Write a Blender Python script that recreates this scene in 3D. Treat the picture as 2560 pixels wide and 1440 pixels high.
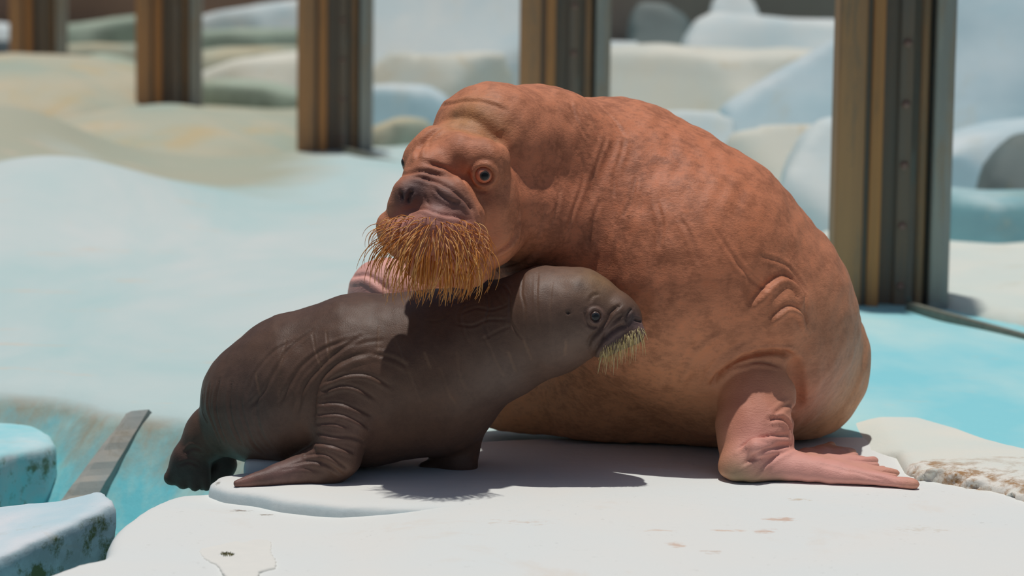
import bpy, math, random
import numpy as np
from mathutils import Matrix, Vector

for _o in list(bpy.data.objects):
    bpy.data.objects.remove(_o)
scn = bpy.context.scene
COL = scn.collection

# ------------------------------------------------------------------ camera
FPX = 7500.0
CAM_H = 1.82
PITCH = math.atan(1007.0 / FPX)
ROLL = 0.013
cam_data = bpy.data.cameras.new('camera')
cam = bpy.data.objects.new('camera', cam_data)
COL.objects.link(cam)
cam_data.sensor_width = 36.0
cam_data.lens = FPX / 2560.0 * 36.0
cam_data.clip_start = 0.1
cam_data.clip_end = 200
RM = Matrix.Rotation(math.pi / 2 - PITCH, 4, 'X') @ Matrix.Rotation(ROLL, 4, 'Z')
cam.matrix_world = Matrix.Translation((0, 0, CAM_H)) @ RM
cam_data.dof.use_dof = True
cam_data.dof.focus_distance = 9.15
cam_data.dof.aperture_fstop = 2.3
scn.camera = cam

# ------------------------------------------------------------------ light
world = bpy.data.worlds.new('world')
scn.world = world
world.use_nodes = True
wn = world.node_tree.nodes
wl = world.node_tree.links
bg = wn['Background']
sky = wn.new('ShaderNodeTexSky')
sky.sky_type = 'NISHITA'
sky.sun_disc = False
sky.sun_elevation = math.radians(86)
sky.sun_rotation = math.radians(-7)
sky.air_density = 1.0
sky.dust_density = 2.0
wl.new(sky.outputs['Color'], bg.inputs['Color'])
bg.inputs['Strength'].default_value = 0.042

sun_d = bpy.data.lights.new('sun', 'SUN')
sun_d.energy = 2.42
sun_d.angle = math.radians(1.0)
sun_d.color = (1.0, 0.965, 0.91)
sun = bpy.data.objects.new('sun', sun_d)
COL.objects.link(sun)
_sd = Vector((0.03, -0.05, -1.0))          # direction the light travels
sun.rotation_euler = _sd.to_track_quat('-Z', 'Y').to_euler()
sun.location = (0, 8, 12)

vs = scn.view_settings
vs.view_transform = 'Standard'
vs.look = 'None'
vs.gamma = 1.0
vs.use_curve_mapping = False
vs.exposure = 0.0

# ------------------------------------------------------------------ layout helpers
_R = np.array(RM.to_3x3())
_C = np.array([0, 0, CAM_H])


def ray(px, py):
    d = _R @ np.array([(px - 1280.0) / FPX, (720.0 - py) / FPX, -1.0])
    return d


def P(px, py, Y):
    d = ray(px, py)
    return _C + d * (Y / d[1])


def G(px, py, z=0.0):
    d = ray(px, py)
    return _C + d * ((z - CAM_H) / d[2])


def S(Y):
    return Y / FPX


def cr(pts, n):
    """Catmull-Rom through points (k,d) -> about n points"""
    p = np.asarray(pts, float)
    if len(p) == 2:
        t = np.linspace(0, 1, n)[:, None]
        return p[0] * (1 - t) + p[1] * t
    q = np.vstack([2 * p[0] - p[1], p, 2 * p[-1] - p[-2]])
    m = len(p) - 1
    out = []
    for u in np.linspace(0, m - 1e-6, n):
        i = int(u)
        t = u - i
        a, b, c, d = q[i], q[i + 1], q[i + 2], q[i + 3]
        out.append(0.5 * ((2 * b) + (-a + c) * t + (2 * a - 5 * b + 4 * c - d) * t * t
                          + (-a + 3 * b - 3 * c + d) * t ** 3))
    return np.array(out)


def waves(p, seed, scale, n=9):
    """cheap smooth noise in about -1..1 at points p (N,3)"""
    rg = np.random.RandomState(seed)
    out = np.zeros(len(p))
    tot = 0
    for i in range(n):
        k = rg.normal(size=3)
        k /= np.linalg.norm(k)
        f = rg.uniform(0.6, 2.2)
        a = 1 / f
        out += a * np.sin(p @ (k * f * 2 * math.pi / scale) + rg.uniform(0, 6.28))
        tot += a
    return out / tot * 2.2


# ------------------------------------------------------------------ signed distance modelling
def smin(a, b, k):
    h = np.maximum(k - np.abs(a - b), 0) / k
    return np.minimum(a, b) - h * h * k * 0.25


def smax(a, b, k):
    return -smin(-a, -b, k)


class Form:
    """a list of soft-joined shapes; every shape knows its own blend width"""

    def __init__(self):
        self.pr = []

    def cone(self, a, b, ra, rb, k=0.03, flat=None, op='+'):
        self.pr.append(('c', np.array(a, float), np.array(b, float), ra, rb, k, flat, op))

    def ball(self, a, r, k=0.03, op='+'):
        self.pr.append(('s', np.array(a, float), r, None, None, k, None, op))

    def ell(self, c, r, rot=None, k=0.03, op='+'):
        self.pr.append(('e', np.array(c, float), np.array(r, float),
                        None if rot is None else np.array(rot), None, k, None, op))

    def plane(self, z, k=0.03):
        self.pr.append(('p', z, None, None, None, k, None, '&'))

    def near(self, p):
        """only the shapes that can matter inside the bounds of p"""
        lo, hi = p.min(0), p.max(0)
        c = ((lo + hi) / 2)[None]
        R = float(np.linalg.norm(hi - lo)) / 2
        f = Form()
        ds = []
        for pr in self.pr:
            f.pr = [pr]
            ds.append(-1e9 if pr[0] == 'p' else float(f(c)[0]))
        m = min(d for d, pr in zip(ds, self.pr) if d > -1e8 and pr[7] == '+')
        return [pr for pr, d in zip(self.pr, ds) if d - R <= m + R + 0.14]

    def __call__(self, p):
        d = None
        prs = self.near(p) if len(p) > 3000 else self.pr
        for t, a, b, c, e, k, flat, op in prs:
            if t == 's':
                di = p - a
                di = np.sqrt(np.einsum('ij,ij->i', di, di)) - b
            elif t == 'c':
                ba = b - a
                pa = p - a
                h = np.clip(pa @ ba / (ba @ ba), 0, 1)
                v = pa - h[:, None] * ba
                if flat is not None:
                    n, s = flat
                    n = np.asarray(n, float)
                    v = v + (v @ n)[:, None] * n * (1 / s - 1)
                di = np.sqrt(np.einsum('ij,ij->i', v, v)) - (c + (e - c) * h)
                if flat is not None:
                    di = np.where(di > 0, di * (0.5 + 0.5 * s), di * s)
            elif t == 'e':
                q = p - a
                if c is not None:
                    q = q @ c
                k0 = np.sqrt(((q / b) ** 2).sum(1))
                k1 = np.sqrt(((q / (b * b)) ** 2).sum(1)) + 1e-9
                di = k0 * (k0 - 1) / k1
                di = np.where(k0 < 1e-3, -b.min(), di)
            elif t == 'p':
                di = a - p[:, 2]
                d = smax(d, di, k)
                continue
            if d is None:
                d = di
            elif op == '+':
                d = smin(d, di, k)
            elif op == '-':
                d = smax(d, -di, k)
        return d


def trace(sdf, pxs, y0=8.4, y1=12.0, n=55):
    """points where the view rays through photo positions meet a form"""
    dirs = np.array([ray(x, y) for x, y in pxs])
    dirs /= np.linalg.norm(dirs, axis=1)[:, None]
    t = y0 / dirs[:, 1]
    best = np.full(len(t), 1e9)
    bt = t.copy()
    for _ in range(n):
        d = sdf(_C + dirs * t[:, None])
        better = d < best - 1e-5
        bt = np.where(better, t, bt)
        best = np.where(better, d, best)
        t = np.where(np.abs(d) < 4e-4, t, t + np.clip(d * 0.75, -0.05, 0.4))
        t = np.minimum(t, 14.0)
    return _C + dirs * bt[:, None]


def polygonize(sdf, lo, hi, h, B=8, cull=1.35, relax=2):
    lo = np.array(lo, float)
    hi = np.array(hi, float)
    nb = np.ceil((hi - lo) / (h * B)).astype(int)
    n = nb * B + 1
    gx, gy, gz = [np.arange(k) for k in nb]
    bi = np.stack(np.meshgrid(gx, gy, gz, indexing='ij'), -1).reshape(-1, 3)
    cen = lo + (bi + 0.5) * B * h
    dc = sdf(cen)
    rad = B * h * 0.5 * math.sqrt(3) * cull + h
    F = np.ones(n, np.float32)
    ins = bi[dc < 0]
    for b in ins:
        s = b * B
        F[s[0]:s[0] + B + 1, s[1]:s[1] + B + 1, s[2]:s[2] + B + 1] = -1
    keep = bi[np.abs(dc) < rad]
    o = np.arange(B + 1)
    off = np.stack(np.meshgrid(o, o, o, indexing='ij'), -1).reshape(-1, 3)
    ch = 64
    mort = np.zeros(len(keep), np.int64)
    for bit in range(9):
        for ax in range(3):
            mort |= ((keep[:, ax] >> bit) & 1) << (3 * bit + ax)
    keep = keep[np.argsort(mort)]
    for i in range(0, len(keep), ch):
        kb = keep[i:i + ch]
        idx = (kb[:, None, :] * B + off[None]).reshape(-1, 3)
        d = sdf(lo + idx * h)
        F[idx[:, 0], idx[:, 1], idx[:, 2]] = d
    # closed outer shell
    F[0] = np.maximum(F[0], h); F[-1] = np.maximum(F[-1], h)
    F[:, 0] = np.maximum(F[:, 0], h); F[:, -1] = np.maximum(F[:, -1], h)
    F[:, :, 0] = np.maximum(F[:, :, 0], h); F[:, :, -1] = np.maximum(F[:, :, -1], h)
    I = F < 0
    m = n - 1
    cnt = np.zeros(m, np.int8)
    for dx in (0, 1):
        for dy in (0, 1):
            for dz in (0, 1):
                cnt += I[dx:dx + m[0], dy:dy + m[1], dz:dz + m[2]]
    act = (cnt > 0) & (cnt < 8)
    ids = np.full(m, -1, np.int64)
    cells = np.argwhere(act)
    ids[act] = np.arange(len(cells))
    # vertex = mean of edge crossings
    acc = np.zeros((len(cells), 3))
    num = np.zeros(len(cells))
    corners = [(0, 0, 0), (1, 0, 0), (0, 1, 0), (1, 1, 0), (0, 0, 1), (1, 0, 1), (0, 1, 1), (1, 1, 1)]
    val = [F[cells[:, 0] + c[0], cells[:, 1] + c[1], cells[:, 2] + c[2]].astype(float) for c in corners]
    for i in range(8):
        for ax in range(3):
            bit = 1 << ax
            if i & bit:
                continue
            j = i | bit
            a, b = val[i], val[j]
            x = (a < 0) != (b < 0)
            t = np.where(x, a / np.where(x, a - b, 1), 0)
            pt = np.tile(np.array(corners[i], float), (len(cells), 1))
            pt[:, ax] += t
            acc += pt * x[:, None]
            num += x
    V = lo + (cells + acc / num[:, None]) * h
    quads = []
    for ax in range(3):
        a1, a2 = (ax + 1) % 3, (ax + 2) % 3
        sl0 = [slice(None)] * 3
        sl1 = [slice(None)] * 3
        sl0[ax] = slice(0, -1)
        sl1[ax] = slice(1, None)
        A, Bq = I[tuple(sl0)], I[tuple(sl1)]
        e = np.argwhere(A != Bq)
        ok = (e[:, a1] > 0) & (e[:, a2] > 0) & (e[:, a1] < n[a1] - 1) & (e[:, a2] < n[a2] - 1)
        e = e[ok]
        fl = A[e[:, 0], e[:, 1], e[:, 2]]
        def cid(d1, d2):
            c = e.copy()
            c[:, a1] -= d1
            c[:, a2] -= d2
            return ids[c[:, 0], c[:, 1], c[:, 2]]
        q = np.stack([cid(1, 1), cid(0, 1), cid(0, 0), cid(1, 0)], 1)
        q[~fl] = q[~fl][:, ::-1]
        quads.append(q)
    Q = np.vstack(quads)
    Q = Q[(Q >= 0).all(1)]
    # one relaxation step keeps the surface free of grid steps
    for _ in range(relax):
        s = np.zeros_like(V)
        c = np.zeros(len(V))
        for a in range(4):
            for b in ((a + 1) % 4, (a + 3) % 4):
                for ax in range(3):
                    s[:, ax] += np.bincount(Q[:, a], V[Q[:, b], ax], len(V))
                c += np.bincount(Q[:, a], minlength=len(V))
        V = V * 0.5 + 0.5 * s / np.maximum(c, 1)[:, None]
    return V, Q


def vnormals(V, Q):
    fn = np.cross(V[Q[:, 2]] - V[Q[:, 0]], V[Q[:, 3]] - V[Q[:, 1]])
    N = np.zeros_like(V)
    for a in range(4):
        for ax in range(3):
            N[:, ax] += np.bincount(Q[:, a], fn[:, ax], len(V))
    return N / (np.linalg.norm(N, axis=1)[:, None] + 1e-12)


def link(name, me, mat, parent=None):
    o = bpy.data.objects.new(name, me)
    COL.objects.link(o)
    if mat is not None and not me.materials:
        me.materials.append(mat)
    if parent is not None:
        o.parent = parent
    return o


def quadmesh(name, V, Q, mat, parent=None, col=None, smooth=True, origin=None):
    me = bpy.data.meshes.new(name)
    V = np.asarray(V, np.float64)
    if origin is not None:
        V = V - np.asarray(origin)
    me.vertices.add(len(V))
    me.vertices.foreach_set('co', V.astype(np.float32).ravel())
    k = Q.shape[1]
    me.loops.add(len(Q) * k)
    me.loops.foreach_set('vertex_index', Q.astype(np.int32).ravel())
    me.polygons.add(len(Q))
    me.polygons.foreach_set('loop_start', (np.arange(len(Q)) * k).astype(np.int32))
    me.update(calc_edges=True)
    me.polygons.foreach_set('use_smooth', np.full(len(Q), smooth))
    if col is not None:
        at = me.color_attributes.new('Pigment', 'FLOAT_COLOR', 'POINT')
        rgba = np.ones((len(V), 4), np.float32)
        rgba[:, :col.shape[1]] = col
        at.data.foreach_set('color', rgba.ravel())
    me.validate()
    o = link(name, me, mat, parent)
    if origin is not None:
        o.location = origin
    return o


def empty(name, loc):
    o = bpy.data.objects.new(name, None)
    COL.objects.link(o)
    o.location = loc
    o.empty_display_size = 0.2
    return o


def tag(o, label, cat, group=None, kind=None):
    o['label'] = label
    if cat:
        o['category'] = cat
    if group:
        o['group'] = group
    if kind:
        o['kind'] = kind
    return o


def put_under(o, root):
    """parent keeping the world place (roots only carry a location)"""
    o.parent = root
    o.location = Vector(o.location) - root.location


# ------------------------------------------------------------------ materials
def srgb(r, g, b):
    f = lambda c: c / 12.92 if c <= 0.04045 else ((c + 0.055) / 1.055) ** 2.4
    return tuple(f(c / 255.0) for c in (r, g, b))


class NT:
    def __init__(self, name):
        self.m = bpy.data.materials.new(name)
        self.m.use_nodes = True
        self.t = self.m.node_tree
        self.b = self.t.nodes['Principled BSDF']
        self.n = self.t.nodes
        self.tc = self.n.new('ShaderNodeTexCoord')
        self.geo = None

    def L(self, a, b):
        self.t.links.new(a, b)

    def noise(self, scale, detail=4, rough=0.55, stretch=(1, 1, 1), coord='Object', dist=0.0, off=(0, 0, 0), rot=(0, 0, 0)):
        mp = self.n.new('ShaderNodeMapping')
        mp.inputs['Scale'].default_value = stretch
        mp.inputs['Location'].default_value = off
        mp.inputs['Rotation'].default_value = rot
        self.L(self.tc.outputs[coord], mp.inputs['Vector'])
        nz = self.n.new('ShaderNodeTexNoise')
        nz.inputs['Scale'].default_value = scale
        nz.inputs['Detail'].default_value = detail
        nz.inputs['Roughness'].default_value = rough
        nz.inputs['Distortion'].default_value = dist
        self.L(mp.outputs['Vector'], nz.inputs['Vector'])
        return nz.outputs['Fac']

    def voro(self, scale, feature='DISTANCE_TO_EDGE', stretch=(1, 1, 1), off=(0, 0, 0)):
        mp = self.n.new('ShaderNodeMapping')
        mp.inputs['Scale'].default_value = stretch
        mp.inputs['Location'].default_value = off
        self.L(self.tc.outputs['Object'], mp.inputs['Vector'])
        v = self.n.new('ShaderNodeTexVoronoi')
        v.feature = feature
        v.inputs['Scale'].default_value = scale
        self.L(mp.outputs['Vector'], v.inputs['Vector'])
        return v.outputs['Distance']

    def ramp(self, fac, stops):
        r = self.n.new('ShaderNodeValToRGB')
        el = r.color_ramp.elements
        while len(el) < len(stops):
            el.new(0.5)
        for e, (p, c) in zip(el, stops):
            e.position = p
            if not isinstance(c, (tuple, list)):
                c = (c, c, c)
            e.color = (*c[:3], 1)
        self.L(fac, r.inputs['Fac'])
        return r.outputs['Color']

    def mix(self, fac, a, b, mode='MIX'):
        m = self.n.new('ShaderNodeMix')
        m.data_type = 'RGBA'
        m.blend_type = mode
        for sock, v in ((m.inputs['Factor'], fac), (m.inputs['A'], a), (m.inputs['B'], b)):
            if isinstance(v, (int, float)):
                if sock.type == 'RGBA':
                    sock.default_value = (v, v, v, 1)
                else:
                    sock.default_value = v
            elif isinstance(v, (tuple, list)):
                sock.default_value = (*v[:3], 1)
            else:
                self.L(v, sock)
        # the float factor is input 0, colours are 6 and 7
        return m.outputs['Result']

    def math(self, op, a, b=0.0):
        m = self.n.new('ShaderNodeMath')
        m.operation = op
        for s, v in ((m.inputs[0], a), (m.inputs[1], b)):
            if isinstance(v, (int, float)):
                s.default_value = v
            else:
                self.L(v, s)
        return m.outputs[0]

    def attr(self, name):
        a = self.n.new('ShaderNodeAttribute')
        a.attribute_name = name
        return a

    def normal(self):
        if self.geo is None:
            self.geo = self.n.new('ShaderNodeNewGeometry')
        sp = self.n.new('ShaderNodeSeparateXYZ')
        self.L(self.geo.outputs['Normal'], sp.inputs[0])
        return sp.outputs

    def bump(self, h, strength, dist, prev=None):
        b = self.n.new('ShaderNodeBump')
        b.inputs['Strength'].default_value = strength
        b.inputs['Distance'].default_value = dist
        self.L(h, b.inputs['Height'])
        if prev is not None:
            self.L(prev, b.inputs['Normal'])
        return b.outputs['Normal']

    def done(self, color, rough=0.7, normal=None, spec=0.5):
        if isinstance(color, (tuple, list)):
            self.b.inputs['Base Color'].default_value = (*color[:3], 1)
        else:
            self.L(color, self.b.inputs['Base Color'])
        if isinstance(rough, (int, float)):
            self.b.inputs['Roughness'].default_value = rough
        else:
            self.L(rough, self.b.inputs['Roughness'])
        self.b.inputs['Specular IOR Level'].default_value = spec
        if normal is not None:
            self.L(normal, self.b.inputs['Normal'])
        return self.m


def ice_mat(name, top, tint, stain, side=None, stain_amt=0.3, patch=2.0, algae=0.0, off=(0, 0, 0), stretch=(1, 1, 1), speck=0.3):
    """painted concrete ice: base paint, a second paint tint in patches, worn stains, algae"""
    m = NT(name)
    a = m.noise(patch, 5, 0.55, off=off, dist=0.4, stretch=stretch)
    c = m.mix(m.ramp(a, [(0.36, 0.0), (0.64, 1.0)]), top, tint)
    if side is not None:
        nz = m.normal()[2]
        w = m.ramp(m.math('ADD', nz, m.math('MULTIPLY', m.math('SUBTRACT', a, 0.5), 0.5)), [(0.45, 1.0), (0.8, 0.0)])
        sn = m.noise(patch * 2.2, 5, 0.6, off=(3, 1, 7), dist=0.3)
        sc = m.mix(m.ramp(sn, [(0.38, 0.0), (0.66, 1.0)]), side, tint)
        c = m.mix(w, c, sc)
    s = m.noise(patch * 1.3, 8, 0.68, off=(off[0] + 11, off[1] + 5, off[2]), dist=0.6, stretch=stretch)
    c = m.mix(m.ramp(s, [(0.60 - 0.12 * stain_amt, 0.0), (0.72, min(1.0, 0.35 + stain_amt))]), c, stain)
    if speck:
        sp = m.noise(patch * 30, 4, 0.7, off=(2, 8, 1))
        sp2 = m.noise(patch * 2.7, 3, 0.6, off=(9, 2, 4))
        f = m.math('MULTIPLY', m.ramp(sp, [(0.62, 0.0), (0.72, speck)]), m.ramp(sp2, [(0.48, 0.0), (0.62, 1.0)]))
        c = m.mix(f, c, (0.16, 0.15, 0.11))
    if algae:
        nz = m.normal()[2]
        an = m.noise(9, 6, 0.7, off=(1, 2, 3))
        g = m.math('MULTIPLY', m.ramp(an, [(0.5, 0.0), (0.6, algae)]), m.ramp(nz, [(0.2, 1.0), (0.6, 0.0)]))
        c = m.mix(g, c, srgb(92, 104, 48))
    b1 = m.bump(m.noise(14, 6, 0.6), 0.25, 0.012)
    b2 = m.bump(m.noise(120, 4, 0.6), 0.25, 0.002, b1)
    return m.done(c, 0.78, b2, 0.3)


WHITE = srgb(236, 236, 232)
PALEB = srgb(222, 234, 236)
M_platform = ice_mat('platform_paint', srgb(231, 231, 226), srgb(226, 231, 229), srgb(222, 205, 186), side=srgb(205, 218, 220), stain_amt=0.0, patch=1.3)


def wear(mat, spots):
    """small worn or stained spots: (x, y, radius, colour, noise scale, threshold)"""
    m = NT.__new__(NT)
    m.m, m.t, m.n, m.geo = mat, mat.node_tree, mat.node_tree.nodes, None
    m.b = m.n['Principled BSDF']
    m.tc = m.n.new('ShaderNodeTexCoord')
    src = m.b.inputs['Base Color'].links[0].from_socket
    for i, (x, y, rx, ry, c, ns, th) in enumerate(spots):
        vm = m.n.new('ShaderNodeVectorMath')
        vm.operation = 'SUBTRACT'
        m.L(m.tc.outputs['Object'], vm.inputs[0])
        vm.inputs[1].default_value = (x, y, 0)
        v2 = m.n.new('ShaderNodeVectorMath')
        v2.operation = 'MULTIPLY'
        m.L(vm.outputs[0], v2.inputs[0])
        v2.inputs[1].default_value = (1 / rx, 1 / ry, 0)
        ln = m.n.new('ShaderNodeVectorMath')
        ln.operation = 'LENGTH'
        m.L(v2.outputs[0], ln.inputs[0])
        f = m.math('SUBTRACT', 1.0, ln.outputs['Value'])
        nz = m.noise(ns, 6, 0.7, off=(i * 1.7, i, 0), stretch=(0.6, 1.6, 1))
        f = m.math('ADD', m.math('MULTIPLY', f, 0.35), nz)
        src = m.mix(m.ramp(f, [(th, 0.0), (th + 0.08, 0.75)]), src, c)
    m.L(src, m.b.inputs['Base Color'])


def _gs(px, py, rx, ry, c, ns, th):
    g = G(px, py)
    return (g[0], g[1], rx, ry, c, ns, th)


wear(M_platform, [
    _gs(1955, 1300, 0.07, 0.05, srgb(206, 172, 150), 28, 0.66), _gs(1915, 1330, 0.05, 0.05, srgb(206, 172, 150), 30, 0.66),
    _gs(1820, 1330, 0.10, 0.04, srgb(214, 186, 164), 26, 0.70), _gs(1690, 1365, 0.06, 0.06, srgb(210, 180, 158), 30, 0.70),
    _gs(1640, 1330, 0.12, 0.03, srgb(216, 192, 172), 24, 0.70), _gs(1780, 1380, 0.08, 0.05, srgb(200, 178, 160), 34, 0.74),
    _gs(1850, 1440, 0.10, 0.05, srgb(206, 176, 152), 28, 0.70), _gs(2000, 1250, 0.10, 0.05, srgb(200, 184, 160), 40, 0.76),
    _gs(600, 1242, 0.05, 0.02, srgb(108, 84, 64), 60, 0.66), _gs(665, 1252, 0.05, 0.02, srgb(120, 104, 80), 60, 0.68), _gs(545, 1205, 0.02, 0.06, srgb(150, 146, 136), 70, 0.70),
    _gs(1300, 1310, 0.3, 0.12, srgb(214, 200, 186), 50, 0.80), _gs(2300, 1330, 0.3, 0.15, srgb(204, 190, 170), 60, 0.82),
])
M_cream = ice_mat('cream_paint', srgb(232, 231, 220), srgb(222, 228, 220), srgb(205, 190, 160), stain_amt=0.15, patch=2.0)
M_cyan = None


def deck_mat():
    m = NT('deck_paint')
    # three paints laid over the deck: cyan in the east, pale blue in the west, tan in the far west
    sp = m.n.new('ShaderNodeSeparateXYZ')
    m.L(m.tc.outputs['Object'], sp.inputs[0])
    a = m.noise(0.9, 5, 0.55, stretch=(1, 0.45, 1), dist=0.5)
    pale = m.mix(m.ramp(a, [(0.35, 0.0), (0.65, 1.0)]), srgb(186, 213, 212), srgb(212, 220, 217))
    a2 = m.noise(1.5, 4, 0.55, stretch=(1, 0.5, 1), off=(4, 4, 4))
    cy = m.mix(m.ramp(a2, [(0.38, 0.0), (0.68, 1.0)]), srgb(142, 216, 226), srgb(190, 228, 228))
    ex = m.math('ADD', sp.outputs[0], m.math('MULTIPLY', a, 0.8))
    c = m.mix(m.ramp(m.math('MULTIPLY', m.math('ADD', ex, 3.0), 0.15), [(0.55, 0.0), (0.68, 1.0)]), pale, cy)
    # tan wear on far ground
    fy = m.math('ADD', sp.outputs[1], m.math('MULTIPLY', m.noise(0.5, 4, 0.5, off=(7, 7, 0)), 4.0))
    tan = m.mix(m.noise(0.8, 5, 0.6, off=(1, 5, 2)), srgb(190, 182, 158), srgb(168, 182, 166))
    xm = m.math('ADD', sp.outputs[0], m.math('MULTIPLY', m.noise(0.9, 3, 0.5, off=(3, 9, 0)), 0.8))
    xm = m.ramp(m.math('MULTIPLY', m.math('ADD', xm, 4.0), 0.2), [(0.56, 1.0), (0.66, 0.0)])
    c = m.mix(m.math('MULTIPLY', xm, m.ramp(m.math('MULTIPLY', fy, 1 / 40.0), [(0.475, 0.0), (0.50, 1.0)])), c, tan)
    # worn pinkish streaks
    s = m.noise(2.0, 8, 0.66, stretch=(0.8, 2.2, 1), off=(5, 3, 1))
    c = m.mix(m.ramp(s, [(0.60, 0.0), (0.72, 0.65)]), c, srgb(226, 200, 176))
    # wall faces under the edge: deeper cyan with brown stains near the top
    nz = m.normal()[2]
    w = m.ramp(nz, [(0.70, 1.0), (0.90, 0.0)])
    wn_ = m.noise(3.5, 6, 0.65, stretch=(1.2, 1.2, 0.5), off=(2, 2, 2))
    wc = m.mix(m.ramp(wn_, [(0.40, 0.0), (0.62, 1.0)]), srgb(120, 208, 218), srgb(176, 220, 216))
    hz = m.math('ADD', sp.outputs[2], m.math('MULTIPLY', m.math('SUBTRACT', m.noise(6, 6, 0.65, stretch=(1, 1, 0.35), off=(8, 1, 1)), 0.5), 0.5))
    wc = m.mix(m.ramp(m.math('ADD', hz, 0.5), [(0.22, 0.0), (0.44, 0.9)]), wc, srgb(168, 150, 124))
    c = m.mix(w, c, wc)
    b1 = m.bump(m.noise(8, 6, 0.6), 0.3, 0.02)
    return m.done(c, 0.75, b1, 0.3)


M_deck = deck_mat()
M_trough = ice_mat('trough_paint', srgb(120, 190, 195), srgb(96, 160, 160), srgb(110, 105, 70), stain_amt=0.6, patch=3.0)
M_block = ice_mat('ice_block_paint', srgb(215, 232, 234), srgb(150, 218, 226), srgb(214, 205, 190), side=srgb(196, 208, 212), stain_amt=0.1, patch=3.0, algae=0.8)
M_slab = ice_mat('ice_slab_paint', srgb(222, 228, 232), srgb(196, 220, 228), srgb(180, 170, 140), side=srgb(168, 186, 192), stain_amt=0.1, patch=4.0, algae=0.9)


# ------------------------------------------------------------------ ground
def poly_sdf(x, y, poly):
    poly = np.asarray(poly, float)
    d = np.full(len(x), 1e9)
    s = np.ones(len(x))
    n = len(poly)
    for i in range(n):
        ax, ay = poly[i]
        bx, by = poly[i - 1]
        ex, ey = bx - ax, by - ay
        wx, wy = x - ax, y - ay
        t = np.clip((wx * ex + wy * ey) / (ex * ex + ey * ey + 1e-12), 0, 1)
        d = np.minimum(d, (wx - ex * t) ** 2 + (wy - ey * t) ** 2)
        c1 = y >= ay
        c2 = y < by
        c3 = ex * wy > ey * wx
        f = (c1 & c2 & c3) | (~c1 & ~c2 & ~c3)
        s = np.where(f, -s, s)
    return s * np.sqrt(d)


def slab(name, outline, top, zbot, mat, h, rnd=0.04, noise=0.01, nscale=0.5, seed=1, taper=0.0, parent=None):
    """rounded block of ground: outline in plan, a top height (number or function) and a flat underside"""
    outline = np.asarray(outline, float)[:, :2]
    lo2, hi2 = outline.min(0), outline.max(0)
    topf = top if callable(top) else (lambda x, y: np.full(len(x), float(top)))
    ss = np.random.RandomState(seed).uniform(0, 1, 2)
    gx = np.linspace(lo2[0], hi2[0], 40)
    gy = np.linspace(lo2[1], hi2[1], 40)
    mx, my = [a.ravel() for a in np.meshgrid(gx, gy)]
    zt = topf(mx, my).max() + 0.1

    def f(p):
        x, y, z = p[:, 0], p[:, 1], p[:, 2]
        w = waves(p, seed, nscale) * noise
        zz = topf(x, y)
        d2 = poly_sdf(x, y, outline) - taper * (zz - z)
        d = smax(d2 + w * 1.5, z - zz + w, rnd)
        return smax(d, zbot - z, 0.02)
    ex = 0.12 + abs(taper) * (zt - zbot)
    V, Q = polygonize(f, (lo2[0] - ex, lo2[1] - ex, zbot - 0.1), (hi2[0] + ex, hi2[1] + ex, zt), h)
    o = quadmesh(name, V, Q, mat, parent)
    o['kind'] = 'structure'
    return o


def gpts(pts, z=0.0):
    return [tuple(G(x, y, z)[:2]) for x, y in pts]


def gauss(x, y, cx, cy, sx, sy):
    return np.exp(-((x - cx) / sx) ** 2 - ((y - cy) / sy) ** 2)


# lower foreground slab: 4 cm below the ledge on its left, level with it further right
def low_top(x, y):
    t = np.clip((x + 0.62) / 0.55, 0, 1)
    t = t * t * (3 - 2 * t)
    z = -0.045 * (1 - t) + 0.004 * t
    z -= 0.05 * np.clip((8.35 - y) / 0.6, 0, 3) ** 2 * 0.3
    return z


low_out = cr(gpts([(75, 1440), (105, 1418), (180, 1396), (240, 1386), (259, 1372), (264, 1335), (280, 1308), (305, 1290), (350, 1262),
                   (415, 1236), (470, 1226), (520, 1225), (620, 1190), (760, 1160)], -0.04), 60)
low_out = list(map(tuple, low_out)) + [(0.1, 9.75), (1.0, 9.75), (2.2, 9.5), (2.6, 8.6), (2.6, 7.2), (-1.2, 7.2), (-1.27, 7.75)]
slab('ice_platform', low_out, low_top, -0.9, M_platform, 0.025, rnd=0.05, noise=0.003, nscale=0.6, seed=3)

# upper ledge the animals rest on
up_out = gpts([(520, 1207), (536, 1186), (575, 1180), (640, 1172), (700, 1160)]) + [(-0.40, 9.62), (0.1, 9.85), (1.2, 9.95), (1.6, 9.2), (0.6, 8.75), (0.1, 8.72)] + \
    gpts([(1000, 1268), (850, 1262), (700, 1246), (640, 1232), (560, 1222)])
slab('ice_ledge', up_out, 0.0, -0.2, M_platform, 0.018, rnd=0.022, noise=0.002, nscale=0.3, seed=5)
slab('ice_step', gpts([(608, 1178), (612, 1160), (650, 1152), (800, 1140), (900, 1150), (800, 1185)], 0.0), 0.035, -0.2, M_platform, 0.015, rnd=0.02, noise=0.002, seed=6)

# deck beyond the trough
def deck_top(x, y):
    z = -0.015 + 0.0 * x
    z = z + 0.02 * np.sin(x * 1.1 + y * 0.6)
    z = z + 0.30 * gauss(x, y, -2.55, 16.4, 0.8, 1.2) + 0.40 * gauss(x, y, -3.3, 19.0, 0.7, 1.2)
    z = z + 0.10 * gauss(x, y, -1.05, 18.6, 0.6, 1.4)
    return z


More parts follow.
